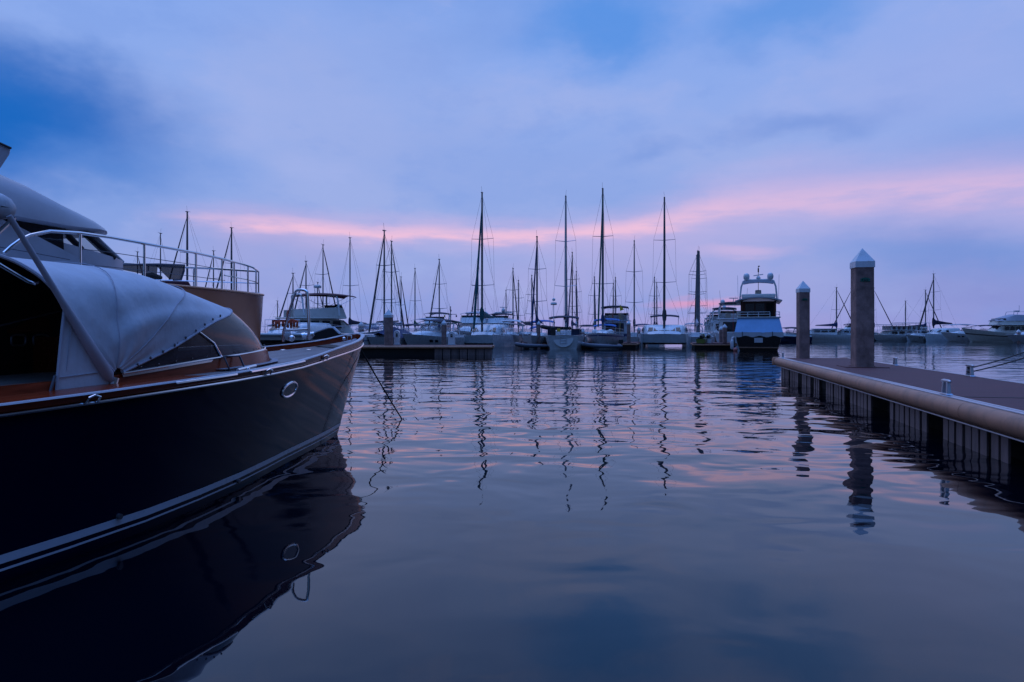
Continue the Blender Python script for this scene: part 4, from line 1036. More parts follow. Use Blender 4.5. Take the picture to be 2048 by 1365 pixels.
def catamaran(label, loc, rz, L=12.5, B=6.8, fb=1.35, hwid=1.5, cabin_h=1.15, mast=None, my=.6, furl='navycanvas', cover='navycanvas', nspr=2, hm='hullwhite', group=None, cat='catamaran', name='catamaran', wins=5, bim=None, stripe=None, jib=True, cab=(-.28, .14), bz_=.2, bm_='gelgrey', beamon=False, cw=.70, cabx=0.0):
    o = thing(name, label, cat, loc, rz, group); c = B/2 - hwid/2
    Hs = [Hull(L, hwid, fb + .12, fb - .1, stern=.8, rake=.25, full=2.6, flare=.1, cx=sd*c) for sd in (1, -1)]
    for H in Hs:
        H.shell().build('hull', hm, o); H.deck(-.02, .08).build('deck', 'gel', o)
        if stripe: H.stripe(.62, .68).build('stripe', stripe, o)
    q = MB(); rings = []
    for y, z0 in ((-L*.44, .6), (L*.1, bz_), (L*.36, bz_ + .04), (L*.415, bz_ + .25)): rings.append([(-c, y, z0), (c, y, z0), (c, y, fb + .02), (-c, y, fb + .02)])
    q.loft(rings); q.build('bridge_deck', bm_, o)
    W = B*cw; y0, y1 = cab[0]*L, cab[1]*L; rings = []; zt = fb + cabin_h
    for y, k, zz in ((y0, 1, zt - .02), (y0 + .3, 1, zt), (lerp(y0, y1, .55), .97, zt - .02), (y1 - 1.1, .84, zt - .16), (y1 - .35, .74, lerp(fb, zt, .42)), (y1 + .3, .66, fb)):
        w_ = W*k; rings.append([(-w_/2, y, fb), (-w_/2 + .12*min(1, (zz-fb)), y, lerp(fb, zz, .7)), (-w_/2 + .35, y, zz), (-w_*.2, y, zz + .07), (w_*.2, y, zz + .07), (w_/2 - .35, y, zz), (w_/2 - .12*min(1, (zz-fb)), y, lerp(fb, zz, .7)), (w_/2, y, fb)])
    q.loft(rings); q.build('cabin', 'gel', o).location.x = cabx
    # raked front windows following the cabin face
    for i in range(wins):
        xa, xb = (-.40 + .8*i/wins + .012)*W*.86, (-.40 + .8*(i+1)/wins - .012)*W*.86
        yb, yt, zb2, zt2 = y1 - .20, y1 - .86, fb + cabin_h*.30, fb + cabin_h*.66
        q = MB(); q.prism([(xa, yb, zb2 + .02), (xb, yb, zb2 + .02), (xb*.95, yt + .02, zt2 + .02), (xa*.95, yt + .02, zt2 + .02)], (0, .05, .05)); q.build('window', 'glass', o).location.x = cabx
    if not cabx: sidewin(o, y0 + .5, y1 - 1.3, W*.465, fb + cabin_h*.35, fb + cabin_h*.72, tilt=.1)
    if beamon:
        q = MB(); q.tube([(-c, L*.455, fb - .02), (c, L*.455, fb - .02)], .11, 8); q.build('crossbeam', 'gel', o)
    if beamon:
        q = MB(); q.grid([[Vector((x, y, fb - .06)) for x in (-c + .4, 0, c - .4)] for y in (L*.24, L*.34, L*.45)], .01); q.build('trampoline', 'mesh', o)
    if mast:
        class F_: pass
        f_ = Hull(L, B, fb, fb)
        rig(o, f_, my, mast, fb + .4 if my > y1 else zt, nspr, bow=Vector((0, L*.455, fb + .1)), stern=Vector((0, -L*.46, fb)), furl=furl, mr=.13, furlr=.13, beam=c, chain_z=fb, spw=1.5, jib=jib, head=.92)
        boomcover(o, my, zt + .75, L*.40, cover, .26)
    if bim: bimini(o, -L*.42, -L*.2, W*.62, zt + 1.35, bim, zt, r=.03)
    for H in Hs:
        q = MB(); sd = 1 if H.cx > 0 else -1; pts = [Vector((H.cx + sd*hwid*.42, y, fb)) for y in (-L*.40, -L*.25, -L*.1, L*.05, L*.2, L*.34)] + [Vector((H.cx, L*.47, fb + .1))]
        q.tube([p + Vector((0, 0, .65)) for p in pts], .016, 5); q.tube([p + Vector((0, 0, .35)) for p in pts], .008, 4)
        for p in pts: q.tube([p, p + Vector((0, 0, .65))], .015, 5)
        q.build('guard_rail', 'alu', o)
    return o, Hs
# ------------------------------------------------------------------ the docks, piles and boats of the marina
def W(px, d, z=0.0): return Vector((X_at(px, d), d, z))
# middle dock
x0, x1, d0 = X_at(640, 49.0), X_at(985, 49.0), 49.0
md = thing('floating_dock', 'grey cross dock in front of the middle boats, dark skirted and low to the water', 'dock', ((x0+x1)/2, d0, 0))
wd = x1 - x0
mb = MB(); n = 6
for i in range(n): mb.box((-wd/2 + wd*(i+.5)/n, 1.5, DZ - .03), (wd/n - .012, 2.96, .06))
mb.build('deck_panel', 'decking', md)
for i in range(3):
    prof = [(-.12*math.sin(a), DZ - .12 + .11*math.cos(a)) for a in [PI*k/6 for k in range(7)]]
    a, b_ = -wd/2 + wd*i/3 + .01, -wd/2 + wd*(i+1)/3 - .01
    mb = MB(); mb.loft([[(x, y_, z) for y_, z in prof] for x in (a, b_)]); mb.build('fender_rail', 'fender', md)
for i in range(7):
    a = wd/2 - 4.2 + i*.6; mb = MB(); mb.box((a + .3, .10, .15), (.53, .05, .75)); mb.build('skirt_panel', 'skirt', md)
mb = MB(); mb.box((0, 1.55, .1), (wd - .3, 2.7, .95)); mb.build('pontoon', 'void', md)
mb = MB(); mb.box((wd/2 + .04, 1.5, DZ - .1), (.08, 2.9, .18)); mb.build('fender_rail', 'fender', md)
finger_no = 0
def finger(label, pxl, pxr, d, dep=8, rz=-HD, z=.55):
    a, b_ = X_at(pxl, d), X_at(pxr, d); w_ = b_ - a
    o = thing('finger_pier', label, 'pier', ((a+b_)/2, d, 0), rz, 'low finger piers between the moored boats')
    q = MB(); q.box((0, dep/2, z - .04), (w_, dep, .08)); q.build('deck_panel', 'decking', o)
    q = MB(); q.box((0, dep/2, z - .17), (w_ + .1, dep + .1, .16)); q.build('fender_rail', 'fender', o, bevel=.04)
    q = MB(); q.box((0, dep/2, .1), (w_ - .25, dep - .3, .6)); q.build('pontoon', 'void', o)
    return o
finger('low finger pier beside the blue-hooded sloop, left of the stern-on navy cockpit yacht', 1047, 1092, 72, 8, 0)
finger('short finger pier under the grey inflatable between two white sailboats', 1160, 1176, 73, 8)
finger('finger pier right of the white sloop with the bright blue awning', 1236, 1273, 71, 9)
finger('wide finger pier carrying the jet skis left of the black-sterned yacht', 1388, 1472, 68, 9)

# guide piles
def mp(label, px, top, d, wid): return pile('', label, px, None, top, d, wid, -HD*.5, plaque=False, wr=False, name2='concrete_pile')
mp('grey pile with white cap rising through the front edge of the middle cross dock', 777.5, 619, 50.3, .53)
mp('slim capped pile just right of the white sport cruiser with black top', 888, 640, 58, .36)
mp('small capped pile far behind the bow of the white catamaran with orange lifejackets', 722.5, 643, 70, .46)
mp('thin pale pile left of the teal-covered catamaran cabin', 917.5, 642, 80, .18)
mp('short capped pile by the grey canopy boat right of the teal-covered catamaran', 1041, 661, 84, .42)
mp('capped pile in front of the sloop with the blue hood', 1077.5, 642, 71, .35)
mp('capped pile just right of the stern-on yacht with navy weather cloths', 1166, 657, 74, .38)
mp('capped pile at the dark flybridge boat, right of the bright blue awning', 1257.5, 641, 71.5, .37)
mp('small capped pile beside the left hull of the navy-covered catamaran', 1277.5, 654, 84, .36)
mp('tallest capped pile of the cluster left of the black-sterned yacht', 1449.5, 648, 69, .38)
mp('second tallest capped pile of the cluster left of the black-sterned yacht', 1442.3, 652, 73, .36)
mp('shorter capped pile leftmost of the cluster by the black-sterned yacht', 1432.5, 659, 80, .36)
mp('small capped pile in front of the big motor yacht at the right edge', 2037, 659, 108, .42)
# power pedestals on the middle dock
def pedestal(label, px, d, w_, zt):
    o = thing('power_pedestal', label, 'pedestal', W(px, d, DZ), 0, 'white power pedestals on the middle dock')
    h = zt - DZ; q = MB(); out_ = [(-w_/2, 0, 0), (w_/2, 0, 0), (w_/2, 0, h - w_/2)] + [(w_/2*math.cos(a), 0, h - w_/2 + w_/2*math.sin(a)) for a in [PI*k/8 for k in range(1, 8)]] + [(-w_/2, 0, h - w_/2)]
    q.prism(out_, (0, .3, 0)); q.build('housing', 'gel', o, bevel=.03)
    for zz in (.62, .74):
        q = MB(); q.box((0, -.012, h*zz), (w_*.3, .03, h*.09)); q.build('socket', 'rubber', o)
    q = MB(); q.box((0, .15, .03), (w_*1.2, .42, .06)); q.build('plinth', 'gelgrey', o)
pedestal('white round-topped power pedestal beside the capped pile on the middle dock', 793.5, 51.2, .42, Z_at(661, 51.2))
pedestal('white round-topped power pedestal in front of the teal-covered catamaran', 903, 51.0, .52, Z_at(663, 51))
# dinghies
def dinghy(label, loc, rz, L=3.2, B=1.5, cone='dinghy', motor=True, name='inflatable_dinghy', group='inflatable dinghies'):
    o = thing(name, label, 'dinghy', loc, rz, group); r = .21
    pts = [(-B/2 + r, -L/2, .28), (-B/2 + r, L*.15, .30), (-B*.36 + r*.8, L*.33, .36), (-B*.14, L*.46, .44), (0, L*.49, .46), (B*.14, L*.46, .44), (B*.36 - r*.8, L*.33, .36), (B/2 - r, L*.15, .30), (B/2 - r, -L/2, .28)]
    q = MB(); q.tube(pts, [r*.6] + [r]*7 + [r*.6], 10); q.build('tube', cone, o)
    q = MB(); q.box((0, -L*.08, .18), (B - 2*r, L*.8, .06)); q.build('floor', 'rubber', o)
    q = MB(); q.box((0, -.1, .42), (B - r, .25, .04)); q.build('thwart', 'gelgrey', o)
    q = MB(); q.box((0, -L/2 + .12, .3), (B - 2*r, .05, .4)); q.build('transom', 'gelgrey', o)
    if motor:
        q = MB(); q.box((0, -L/2 - .05, .75), (.28, .42, .4)); q.frustum((0, -L/2 - .02, -.2), (.1, .14), (.16, .2), .8); q.build('outboard', 'rubber', o, bevel=.05)
    return o
dinghy('grey inflatable dinghy lying across the bow of the white sloop with blue awning', W(1205, 66.5), PI/2 + .15, 3.6, 1.6)
dinghy('pale inflatable dinghy floating behind the dark one at the white sloop bow', W(1192, 69.0), PI/2 - .2, 2.8, 1.5, 'gelgrey', False)
dinghy('low dark inflatable tied at the finger pier below the blue-hooded sloop', W(1066, 68.5), PI/2, 3.4, 1.6)
dg = dinghy('black inflatable dinghy hoisted on stern davits under the navy bimini', W(1113, 68.3, 1.75), PI/2, 2.9, 1.5, 'rubber', False)

M['shadowgel'] = mat('shaded_grey_green_gelcoat', (.10, .115, .11), .4, var=.1)  # grey-green gelcoat darkened; shade under the bridge decks is in its colour
# ---- front row
# catamaran at the left with lifejackets
P1 = W(634, 58.0); c1o, c1h = catamaran('white catamaran with orange lifejackets hung on its rail, behind the navy boat bow', P1, TO + .06, 12.5, 8.6, 1.5, 1.35, .95, None, stripe='bluestripe', wins=5, cab=(-.28, .20), bz_=.8, beamon=True, cw=.42, cabx=1.9)
for i in range(7):
    o = thing('lifejacket', 'one of the orange lifejackets hanging on the rail of the left catamaran', 'lifejacket', W(549 + i*7.2 + R.uniform(-1.5, 1.5), 52.6 + R.uniform(0, .3), 2.28 + R.uniform(-.08, .1)), R.uniform(-.4, .4), 'orange lifejackets on the left catamaran rail')
    q = MB(); 
    for sd in (-1, 1): q.box((sd*.13, 0, .0), (.17, .10, .52), ry=sd*.12)
    q.box((0, .03, .2), (.3, .08, .18)); q.build('vest', 'orange', o, bevel=.05)
    q = MB(); q.box((0, -.01, -.08), (.46, .125, .04)); q.build('strap', 'rubber', o)
q = MB(); pts = [W(530, 52.8, 2.62), W(600, 52.8, 2.62)]; q.tube(pts, .02, 5); q.tube([p - Vector((0, 0, .35)) for p in pts], .012, 4)
inv = c1o.matrix_basis.copy(); inv = (Matrix.Translation(P1) @ Matrix.Rotation(TO + .06, 4, 'Z')).inverted()
for k in range(6): p = pts[0].lerp(pts[1], k/5); q.tube([p, p - Vector((0, 0, 1.1))], .018, 5)
q.v = [inv @ p for p in q.v]; q.build('deck_rail', 'alu', c1o)
# trawler yacht behind it
tr, th = motoryacht('cream trawler yacht with maroon bimini on a tall white arch and a pink lifebuoy', W(662, 64), -.95, 11, 4.0, 1.9, 1.3, hm='hullwhite', house=(-.34, .20), hh=1.55, fly=(-.36, .12), fh=.95, top=None, domes=0, radar=False, nwin=4, hs='gel2', arch=False, stripe='bluestripe')
bz = 1.3 + 1.55 + .13
for y_ in (-3.2, .1):
    q = MB(); q.tube([(-1.5, y_ + .15, bz + .2), (-1.46, y_, bz + 1.6), (-1.3, y_ - .05, bz + 2.0), (-1.0, y_ - .08, bz + 2.12), (1.0, y_ - .08, bz + 2.12), (1.3, y_ - .05, bz + 2.0), (1.46, y_, bz + 1.6), (1.5, y_ + .15, bz + .2)], .085, 8); q.build('arch', 'gel', tr)
bimini(tr, -3.3, 1.9, 3.0, bz + 2.28, 'maroon', bz + .7, arch=.2)
q = MB(); q.tube([(.3, -1.4, bz + 2.2), (.3, -1.4, bz + 2.75)], .05, 6); q.lathe([(.001, 0), (.34, 0), (.36, .1), (.34, .22), (.2, .3), (.001, .3)], 12, Matrix.Translation((.3, -1.4, bz + 2.75))); q.build('radome', 'gel', tr)
q = MB(); q.tube([Vector((.2, -4.05, bz + .25)) + Vector((.36*math.cos(a), 0, .36*math.sin(a))) for a in [2*PI*k/16 for k in range(16)]], .075, 6, loop=True); q.build('lifebuoy', 'pinkring', tr)
q = MB(); q.tube([(-.9, -4.0, 1.3), (-.75, -3.75, bz + .1)], .025, 5); q.tube([(-.5, -4.0, 1.3), (-.35, -3.75, bz + .1)], .025, 5)
for k in range(6): q.tube([(-.9 + .025*k, -4.0 + .04*k, 1.5 + .26*k), (-.5 + .025*k, -4.0 + .04*k, 1.5 + .26*k)], .018, 4)
q.build('ladder', 'alu', tr)
q = MB(); q.box((.9, -4.02, 2.1), (.28, .12, 1.5)); q.build('wetsuit', 'rubber', tr, bevel=.05)
th.railing(1.0, .0, .5, posts=5, r=.02)
# sloop under a blue tarpaulin
so_, sh_, smy = sailboat('small white sloop under a blue tarpaulin tent, beside the dock pile', 768.5, 463, 61, 8.6, 3.2, 1.05, TO, 2, furl='mastdark', cover=None, mr=.085, rails=False)
q = MB(); rows = []
for i in range(9):
    k = i/8; y = lerp(-3.9, 2.2, k); hz_ = 2.15 - .35*abs(2*k - .7) - .06*math.sin(k*9)
    rows.append([Vector((x*(1.55 - .5*max(0, k - .5)), y, lerp(hz_, 1.15, abs(x)**.8) - .05*math.sin(7*k + 3*x))) for x in (-1, -.7, -.35, -.1, 0, .1, .35, .7, 1)])
q.grid(rows, .02); q.build('tarpaulin', 'bluecanvas', so_)
# sport cruiser
cruiser('white sport cruiser with black canopy, bow towards the viewer behind the middle dock', W(858, 64.5), PI - .42, 9.2, 3.1, 1.55, 1.15, top='navycanvas', toph=1.75, topy=(-4.2, -.2))
# teal catamaran
catamaran('white catamaran with teal sail cover, tallest mast of the left half', W(975, 80.5), TO, 13, 6.0, 1.3, 1.35, 1.25, Z_at(386, 78), my=2.4, furl='teal', cover='teal', nspr=2, wins=6, bm_='shadowgel')
# blue hooded sloop
sailboat('white sloop with bright blue sprayhood and awning, dark blue furled jib', 1074, 475, 74, 11, 3.6, 1.1, TO + .05, 2, furl='bluecanvas', cover='bluecanvas', dodger='brightblue', bim='brightblue', mr=.1)
# stern-on yacht with navy weather cloths
H_, Hh, Hm = sailboat('sailboat stern-on with navy bimini, weather cloths and pale sugar-scoop transom', 1131.5, 394, 74.5, 13.5, 4.1, 1.35, AWAY + .12, 2, furl='navycanvas', cover='navycanvas', bim='navycanvas', mr=.125, mm='alu', rails=True)
q = MB(); n = 10
arc = [(math.cos(PI + PI*k/n)*1.0, -6.95 - .05*k/n, 1.18 + math.sin(PI + PI*k/n)*.98) for k in range(n + 1)]
q.prism(arc, (0, .5, 0)); q.build('transom', 'gel', H_)
for sd in (1, -1):
    q = MB(); q.grid([[Vector((sd*(1.52 + .2*k), -6.6 + 4.0*k, z)) for k in (0, .33, .66, 1)] for z in (1.36, 1.65, 1.98)], .02); q.grid([[Vector((sd*x, -6.66, z)) for x in (.75, 1.1, 1.55)] for z in (1.36, 1.98)], .02); q.build('weather_cloth', 'navycanvas', H_)
q = MB()
for x in (-.28, .28): q.tube([(x, -7.02, .55), (x, -7.0, 1.9)], .022, 5)
for k in range(5): q.tube([(-.28, -7.01, .6 + .27*k), (.28, -7.01, .6 + .27*k)], .02, 4)
q.build('boarding_ladder', 'alu', H_)
q = MB()
for x in (-.9, .9): q.tube([(x, -6.2, 1.4), (x, -6.5, 2.7), (x, -7.4, 2.85)], .04, 6)
q.build('davit', 'alu', H_)
q = MB(); q.tube([(-.95, -6.5, 1.4), (-.95, -6.5, 4.3)], .035, 6); q.lathe([(.001, 0), (.28, .02), (.33, .12), (.28, .26), (.001, .3)], 12, Matrix.Translation((-.95, -6.5, 4.3))); q.ball((-.95, -6.5, 4.85), .16); q.build('radar_pole', 'gel', H_)
q = MB(); q.box((-.45, -6.72, 1.85), (.34, .08, .3)); q.build('horseshoe_buoy', 'yellow', H_, bevel=.04)
q = MB(); q.box((-1.0, -6.75, 1.75), (.5, .3, .8)); q.build('outboard', 'rubber', H_, bevel=.08)
# white sloop with blue awning, bow on
I_, Ih, Im = sailboat('white sloop bow-on with bright blue awning, dark green furled jib and yellow pennant', 1205.5, 379, 76, 13.5, 4.2, 1.35, TO, 2, furl='green', cover='bluecanvas', dodger='brightblue', bim='brightblue', mr=.125, mm='mast', stripe='bluestripe')
q = MB(); q.tube([(-1.6, -3, 1.4), (-1.6, -3, 4.9)], .02, 5); q.prism([(-1.6, -3, 4.9), (-1.6, -3, 4.15), (-2.05, -3, 4.3)], (0, .015, 0)); q.build('pennant', 'yellow', I_)
q = MB()
for k in range(3): q.ball((-.9 + .9*k, 2.2 - .5*k, 1.75), (.35, .3, .22))
q.build('sail_bag', 'gel', I_)
# dark flybridge yacht behind it
J_, _ = motoryacht('dark sided flybridge yacht with a large navy bimini and red flag behind the blue-awning sloop', W(1234, 90), AWAY, 13, 4.3, 2.0, 1.5, hm='hullnavy', hh=1.55, fly=(-.40, .06), fh=.7, top=('navycanvas', -.42, -.06, 1.85), domes=0, radar=False, hs='gelgrey', arch=False, flag='red')
# navy-covered catamaran
catamaran('wide white catamaran bow-on with navy sail cover and radar on its mast', W(1329, 84), TO + .0, 13, 6.3, 1.4, 1.1, 1.15, Z_at(398, 83), my=1.5, furl='mastdark', cover='navycanvas', nspr=2, wins=6, bim='navycanvas', bm_='shadowgel', cw=.92, cab=(-.3, .2))
# jet skis
def jetski(label, px, d, m):
    o = thing('jet_ski', label, 'jet ski', W(px, d, .55), -HD - .2, 'jet skis parked on the finger pier')
    H = Hull(2.6, 1.0, .55, .42, stern=.85, rake=.3, flare=.1); H.draft = .02; H.shell().build('hull', m, o); H.deck(.0, .1).build('deck', 'rubber', o)
    q = MB(); q.tube([(0, -1.0, .62), (0, -.3, .72), (0, .1, .66)], [.16, .2, .16], 8); q.build('saddle', 'rubber', o)
    q = MB(); q.frustum((0, .25, .5), (.5, .9), (.3, .35), .45, (0, -.15)); q.build('cowl', m, o, bevel=.05)
    q = MB(); q.tube([(-.35, .0, .95), (0, .12, .92), (.35, .0, .95)], .025, 6); q.build('handlebar', 'rubber', o)
jetski('lime yellow and black jet ski parked on the finger pier', 1405, 69.5, 'limejet'); jetski('white jet ski parked beside the lime yellow one', 1418, 71, 'gel')

# ---- the stern-on black yacht at the end of the row
Qr = -.34; Qd = 60.0
q_ = thing('motor_yacht', 'black-sterned motor yacht with pale blue canvas over its aft deck and twin radomes', 'yacht', W(1517, Qd), Qr)
HQ = Hull(15, 4.1, 2.3, 1.35, stern=.9, rake=1.4, full=2.6, flare=.16); 
def Qb(mbx, nm, m, **k):
    for i, p in enumerate(mbx.v): mbx.v[i] = p
    return mbx.build(nm, m, q_, **k)
def shy(mbx): mbx.v = [p + Vector((0, 7.5, 0)) for p in mbx.v]; return mbx
Qb(shy(HQ.shell()), 'hull', 'black'); Qb(shy(HQ.deck()), 'deck', 'gel2'); Qb(shy(HQ.stripe(.9, 1.0)), 'rub_rail', 'gel2')
q = MB(); q.box((0, -.35, .3), (3.3, .9, .10)); Qb(q, 'swim_platform', 'wood', bevel=.02)
q = MB(); q.box((0, -.02, .95), (.7, .04, .42)); Qb(q, 'name_board', 'gelgrey')
# canvas enclosure: sloped panel from the boat deck to the transom
q = MB(); rows = []
for i in range(7):
    k = i/6; z = lerp(2.95, 1.62, k); hw_ = lerp(1.72, 2.02, k)
    rows.append([Vector((hw_*x, lerp(.55, -.02, k) + .03*math.sin(5*x + 4*k)*k, z - (.05*math.cos(6*x)*k if i else 0))) for x in [j/8 - 1 for j in range(17)]])
q.grid(rows, .015); Qb(q, 'aft_canvas', 'tarp')
q = MB(); rows = [[Vector((2.05*x, -.05 + .02*math.sin(9*x), z + (.07*math.sin(11*x + 1) if i == 2 else 0))) for x in [j/10 - 1 for j in range(21)]] for i, z in enumerate((1.66, 1.5, 1.28))]
q.grid(rows, .012); Qb(q, 'canvas_skirt', 'gelgrey')
q = MB()
for x in (-1.35, 1.15): q.box((x, -.075, 1.5), (.05, .03, .4))
Qb(q, 'canvas_strap', 'rubber')
for sd in (1, -1):
    q = MB(); rows = [[Vector((sd*lerp(1.72, 2.02, k), lerp(.55, -.02, k) if j == 0 else 3.2, z)) for j in (0, 1)] for k, z in ((0, 2.95), (.5, 2.3), (1, 1.4))]; q.grid(rows, .012); Qb(q, 'side_canvas', 'tarp')
# saloon back, upper aft deck and roof
q = MB(); q.box((0, 2.6, 2.0), (3.3, .1, 1.4)); Qb(q, 'saloon_bulkhead', 'wood')
q = MB(); q.box((0, 4.2, 2.98), (3.7, 7.6, .09)); Qb(q, 'boat_deck', 'gel2', bevel=.03)
q = MB(); q.box((0, 3.0, 3.75), (3.0, .08, 1.5)); Qb(q, 'pilothouse_back', 'mahog')
for x, w_, m in ((-.75, .75, 'glass'), (.15, .75, 'glass'), (1.0, .6, 'cabin_dark')):
    q = MB(); q.box((x, 2.94, 3.72), (w_, .04, 1.15)); Qb(q, 'pilothouse_window', m)
for sd in (1, -1):
    q = MB(); q.box((sd*1.5, 5.6, 3.75), (.08, 5.2, 1.5)); Qb(q, 'pilothouse_side', 'mahog')
    q = MB(); q.box((sd*1.36, .95, 3.72), (.1, .1, 1.5)); Qb(q, 'roof_post', 'mahog')
q = MB(); rows = [[Vector((1.95*x, y, 4.72 - .34*abs(x)**2.2)) for x in (-1, -.96, -.7, -.35, 0, .35, .7, .96, 1)] for y in (.4, .6, 2, 5, 8)]
q.grid(rows, .10); Qb(q, 'pilothouse_roof', 'gelgrey')
q = MB()
for z in (3.45, 3.24):
    q.tube([(-1.75, 3, z), (-1.75, .55, z), (.95, .55, z)], .028, 6); q.tube([(1.45, .55, z), (1.75, .55, z), (1.75, 3, z)], .028, 6)
for x in (-1.75, -.9, 0, .95, 1.45, 1.75): q.tube([(x, .55, 3.0), (x, .55, 3.45)], .026, 6)
Qb(q, 'deck_rail', 'gel')
# flybridge, tall arch with canopy, domes and radar
q = MB(); q.box((0, 3.6, 4.95), (2.9, 3.6, .35)); q.box((.0, 4.2, 5.3), (.55, .5, .6)); Qb(q, 'flybridge', 'gel2', bevel=.08)
q = MB(); q.tube([(-1.4, 2.2, 5.05), (1.4, 2.2, 5.05)], .03, 6)
for x in (-1.3, -.6, .2, .9, 1.35): q.tube([(x, 2.2, 4.7), (x, 2.2, 5.05)], .025, 5)
Qb(q, 'flybridge_rail', 'gel')
q = MB(); q.tube([(-1.62, 2.6, 4.45), (-1.48, 2.3, 5.8), (-1.3, 2.2, 6.3), (-1.1, 2.2, 6.42), (1.1, 2.2, 6.42), (1.3, 2.2, 6.3), (1.48, 2.3, 5.8), (1.62, 2.6, 4.45)], .075, 8); Qb(q, 'radar_arch', 'gel')
q = MB(); q.grid([[Vector((1.32*x, y, 6.40 - .14*x*x - dz)) for x in (-1, -.6, 0, .6, 1)] for y, dz in ((2.05, .22), (2.1, .0), (3.4, .02), (4.6, .1))], .03); Qb(q, 'arch_canopy', 'canvas2')
for sd in (1, -1):
    q = MB(); q.lathe([(.001, 0), (.16, 0), (.2, .06), (.26, .12), (.28, .34), (.24, .52), (.12, .62), (.001, .64)], 14, Matrix.Translation((sd*1.02, 2.3, 6.42))); Qb(q, 'radome', 'gel')
q = MB(); q.lathe([(.001, 0), (.18, 0), (.2, .2), (.1, .34), (.001, .36)], 12, Matrix.Translation((.0, 2.3, 6.42))); q.box((0, 2.3, 6.86), (.9, .12, .08), rz=.5, ry=-.15); Qb(q, 'radar_scanner', 'gel')
q = MB(); q.tube([(0, 2.5, 5.4), (0, 2.3, 7.7)], .025, 5); q.box((.0, 2.3, 7.3), (.12, .03, .36)); q.box((.05, 2.3, 7.66), (.16, .02, .1)); Qb(q, 'flag_staff', 'rubber')
for x in (-1.75, 1.72): 
    q = MB(); q.tube([(x, 2.6, 4.4), (x*1.03, 2.6, 6.9)], .014, 4); Qb(q, 'whip_antenna', 'gel')
for i, (y_, z_) in enumerate(((-.25, .55), (1.6, .75), (3.6, .8))):
    q = MB(); q.lathe([(.001, -.42), (.1, -.4), (.15, -.3), (.15, .3), (.1, .4), (.03, .46), (.001, .47)], 12, Matrix.Translation((-2.2, y_, z_))); Qb(q, 'fender', 'fenderball')
q = MB(); q.ball((-1.9, -.75, .12), .2); Qb(q, 'mooring_buoy', 'pinkring')

# row of motor yachts receding behind it
rowspec = [(1468, 82, 'white flybridge yacht with dark hardtop and two radomes just left of the black-sterned yacht', 'brown', 2, 13.5), (1450, 99, 'second white flybridge yacht in the receding row left of the black-sterned yacht', 'navycanvas', 1, 13), (1440, 118, 'third flybridge yacht of the receding row, partly hidden by the capped piles', 'canvas2', 1, 13), (1431, 140, 'fourth flybridge yacht of the receding row, small behind the capped piles', 'navycanvas', 0, 12), (1424, 165, 'farthest small yacht of the receding row left of the capped piles', 'canvas2', 0, 12)]
for i, (px, d, lab, tm, dm, L_) in enumerate(rowspec):
    motoryacht(lab, W(px, d), AWAY - .1, L_, 4.3, 2.1, 1.5, hh=1.6, fly=(-.36, .06), top=(tm, -.38, -.04, 1.95), domes=dm, radar=(i != 3), flag='red' if i == 0 else None, group='motor yachts moored in the receding row')

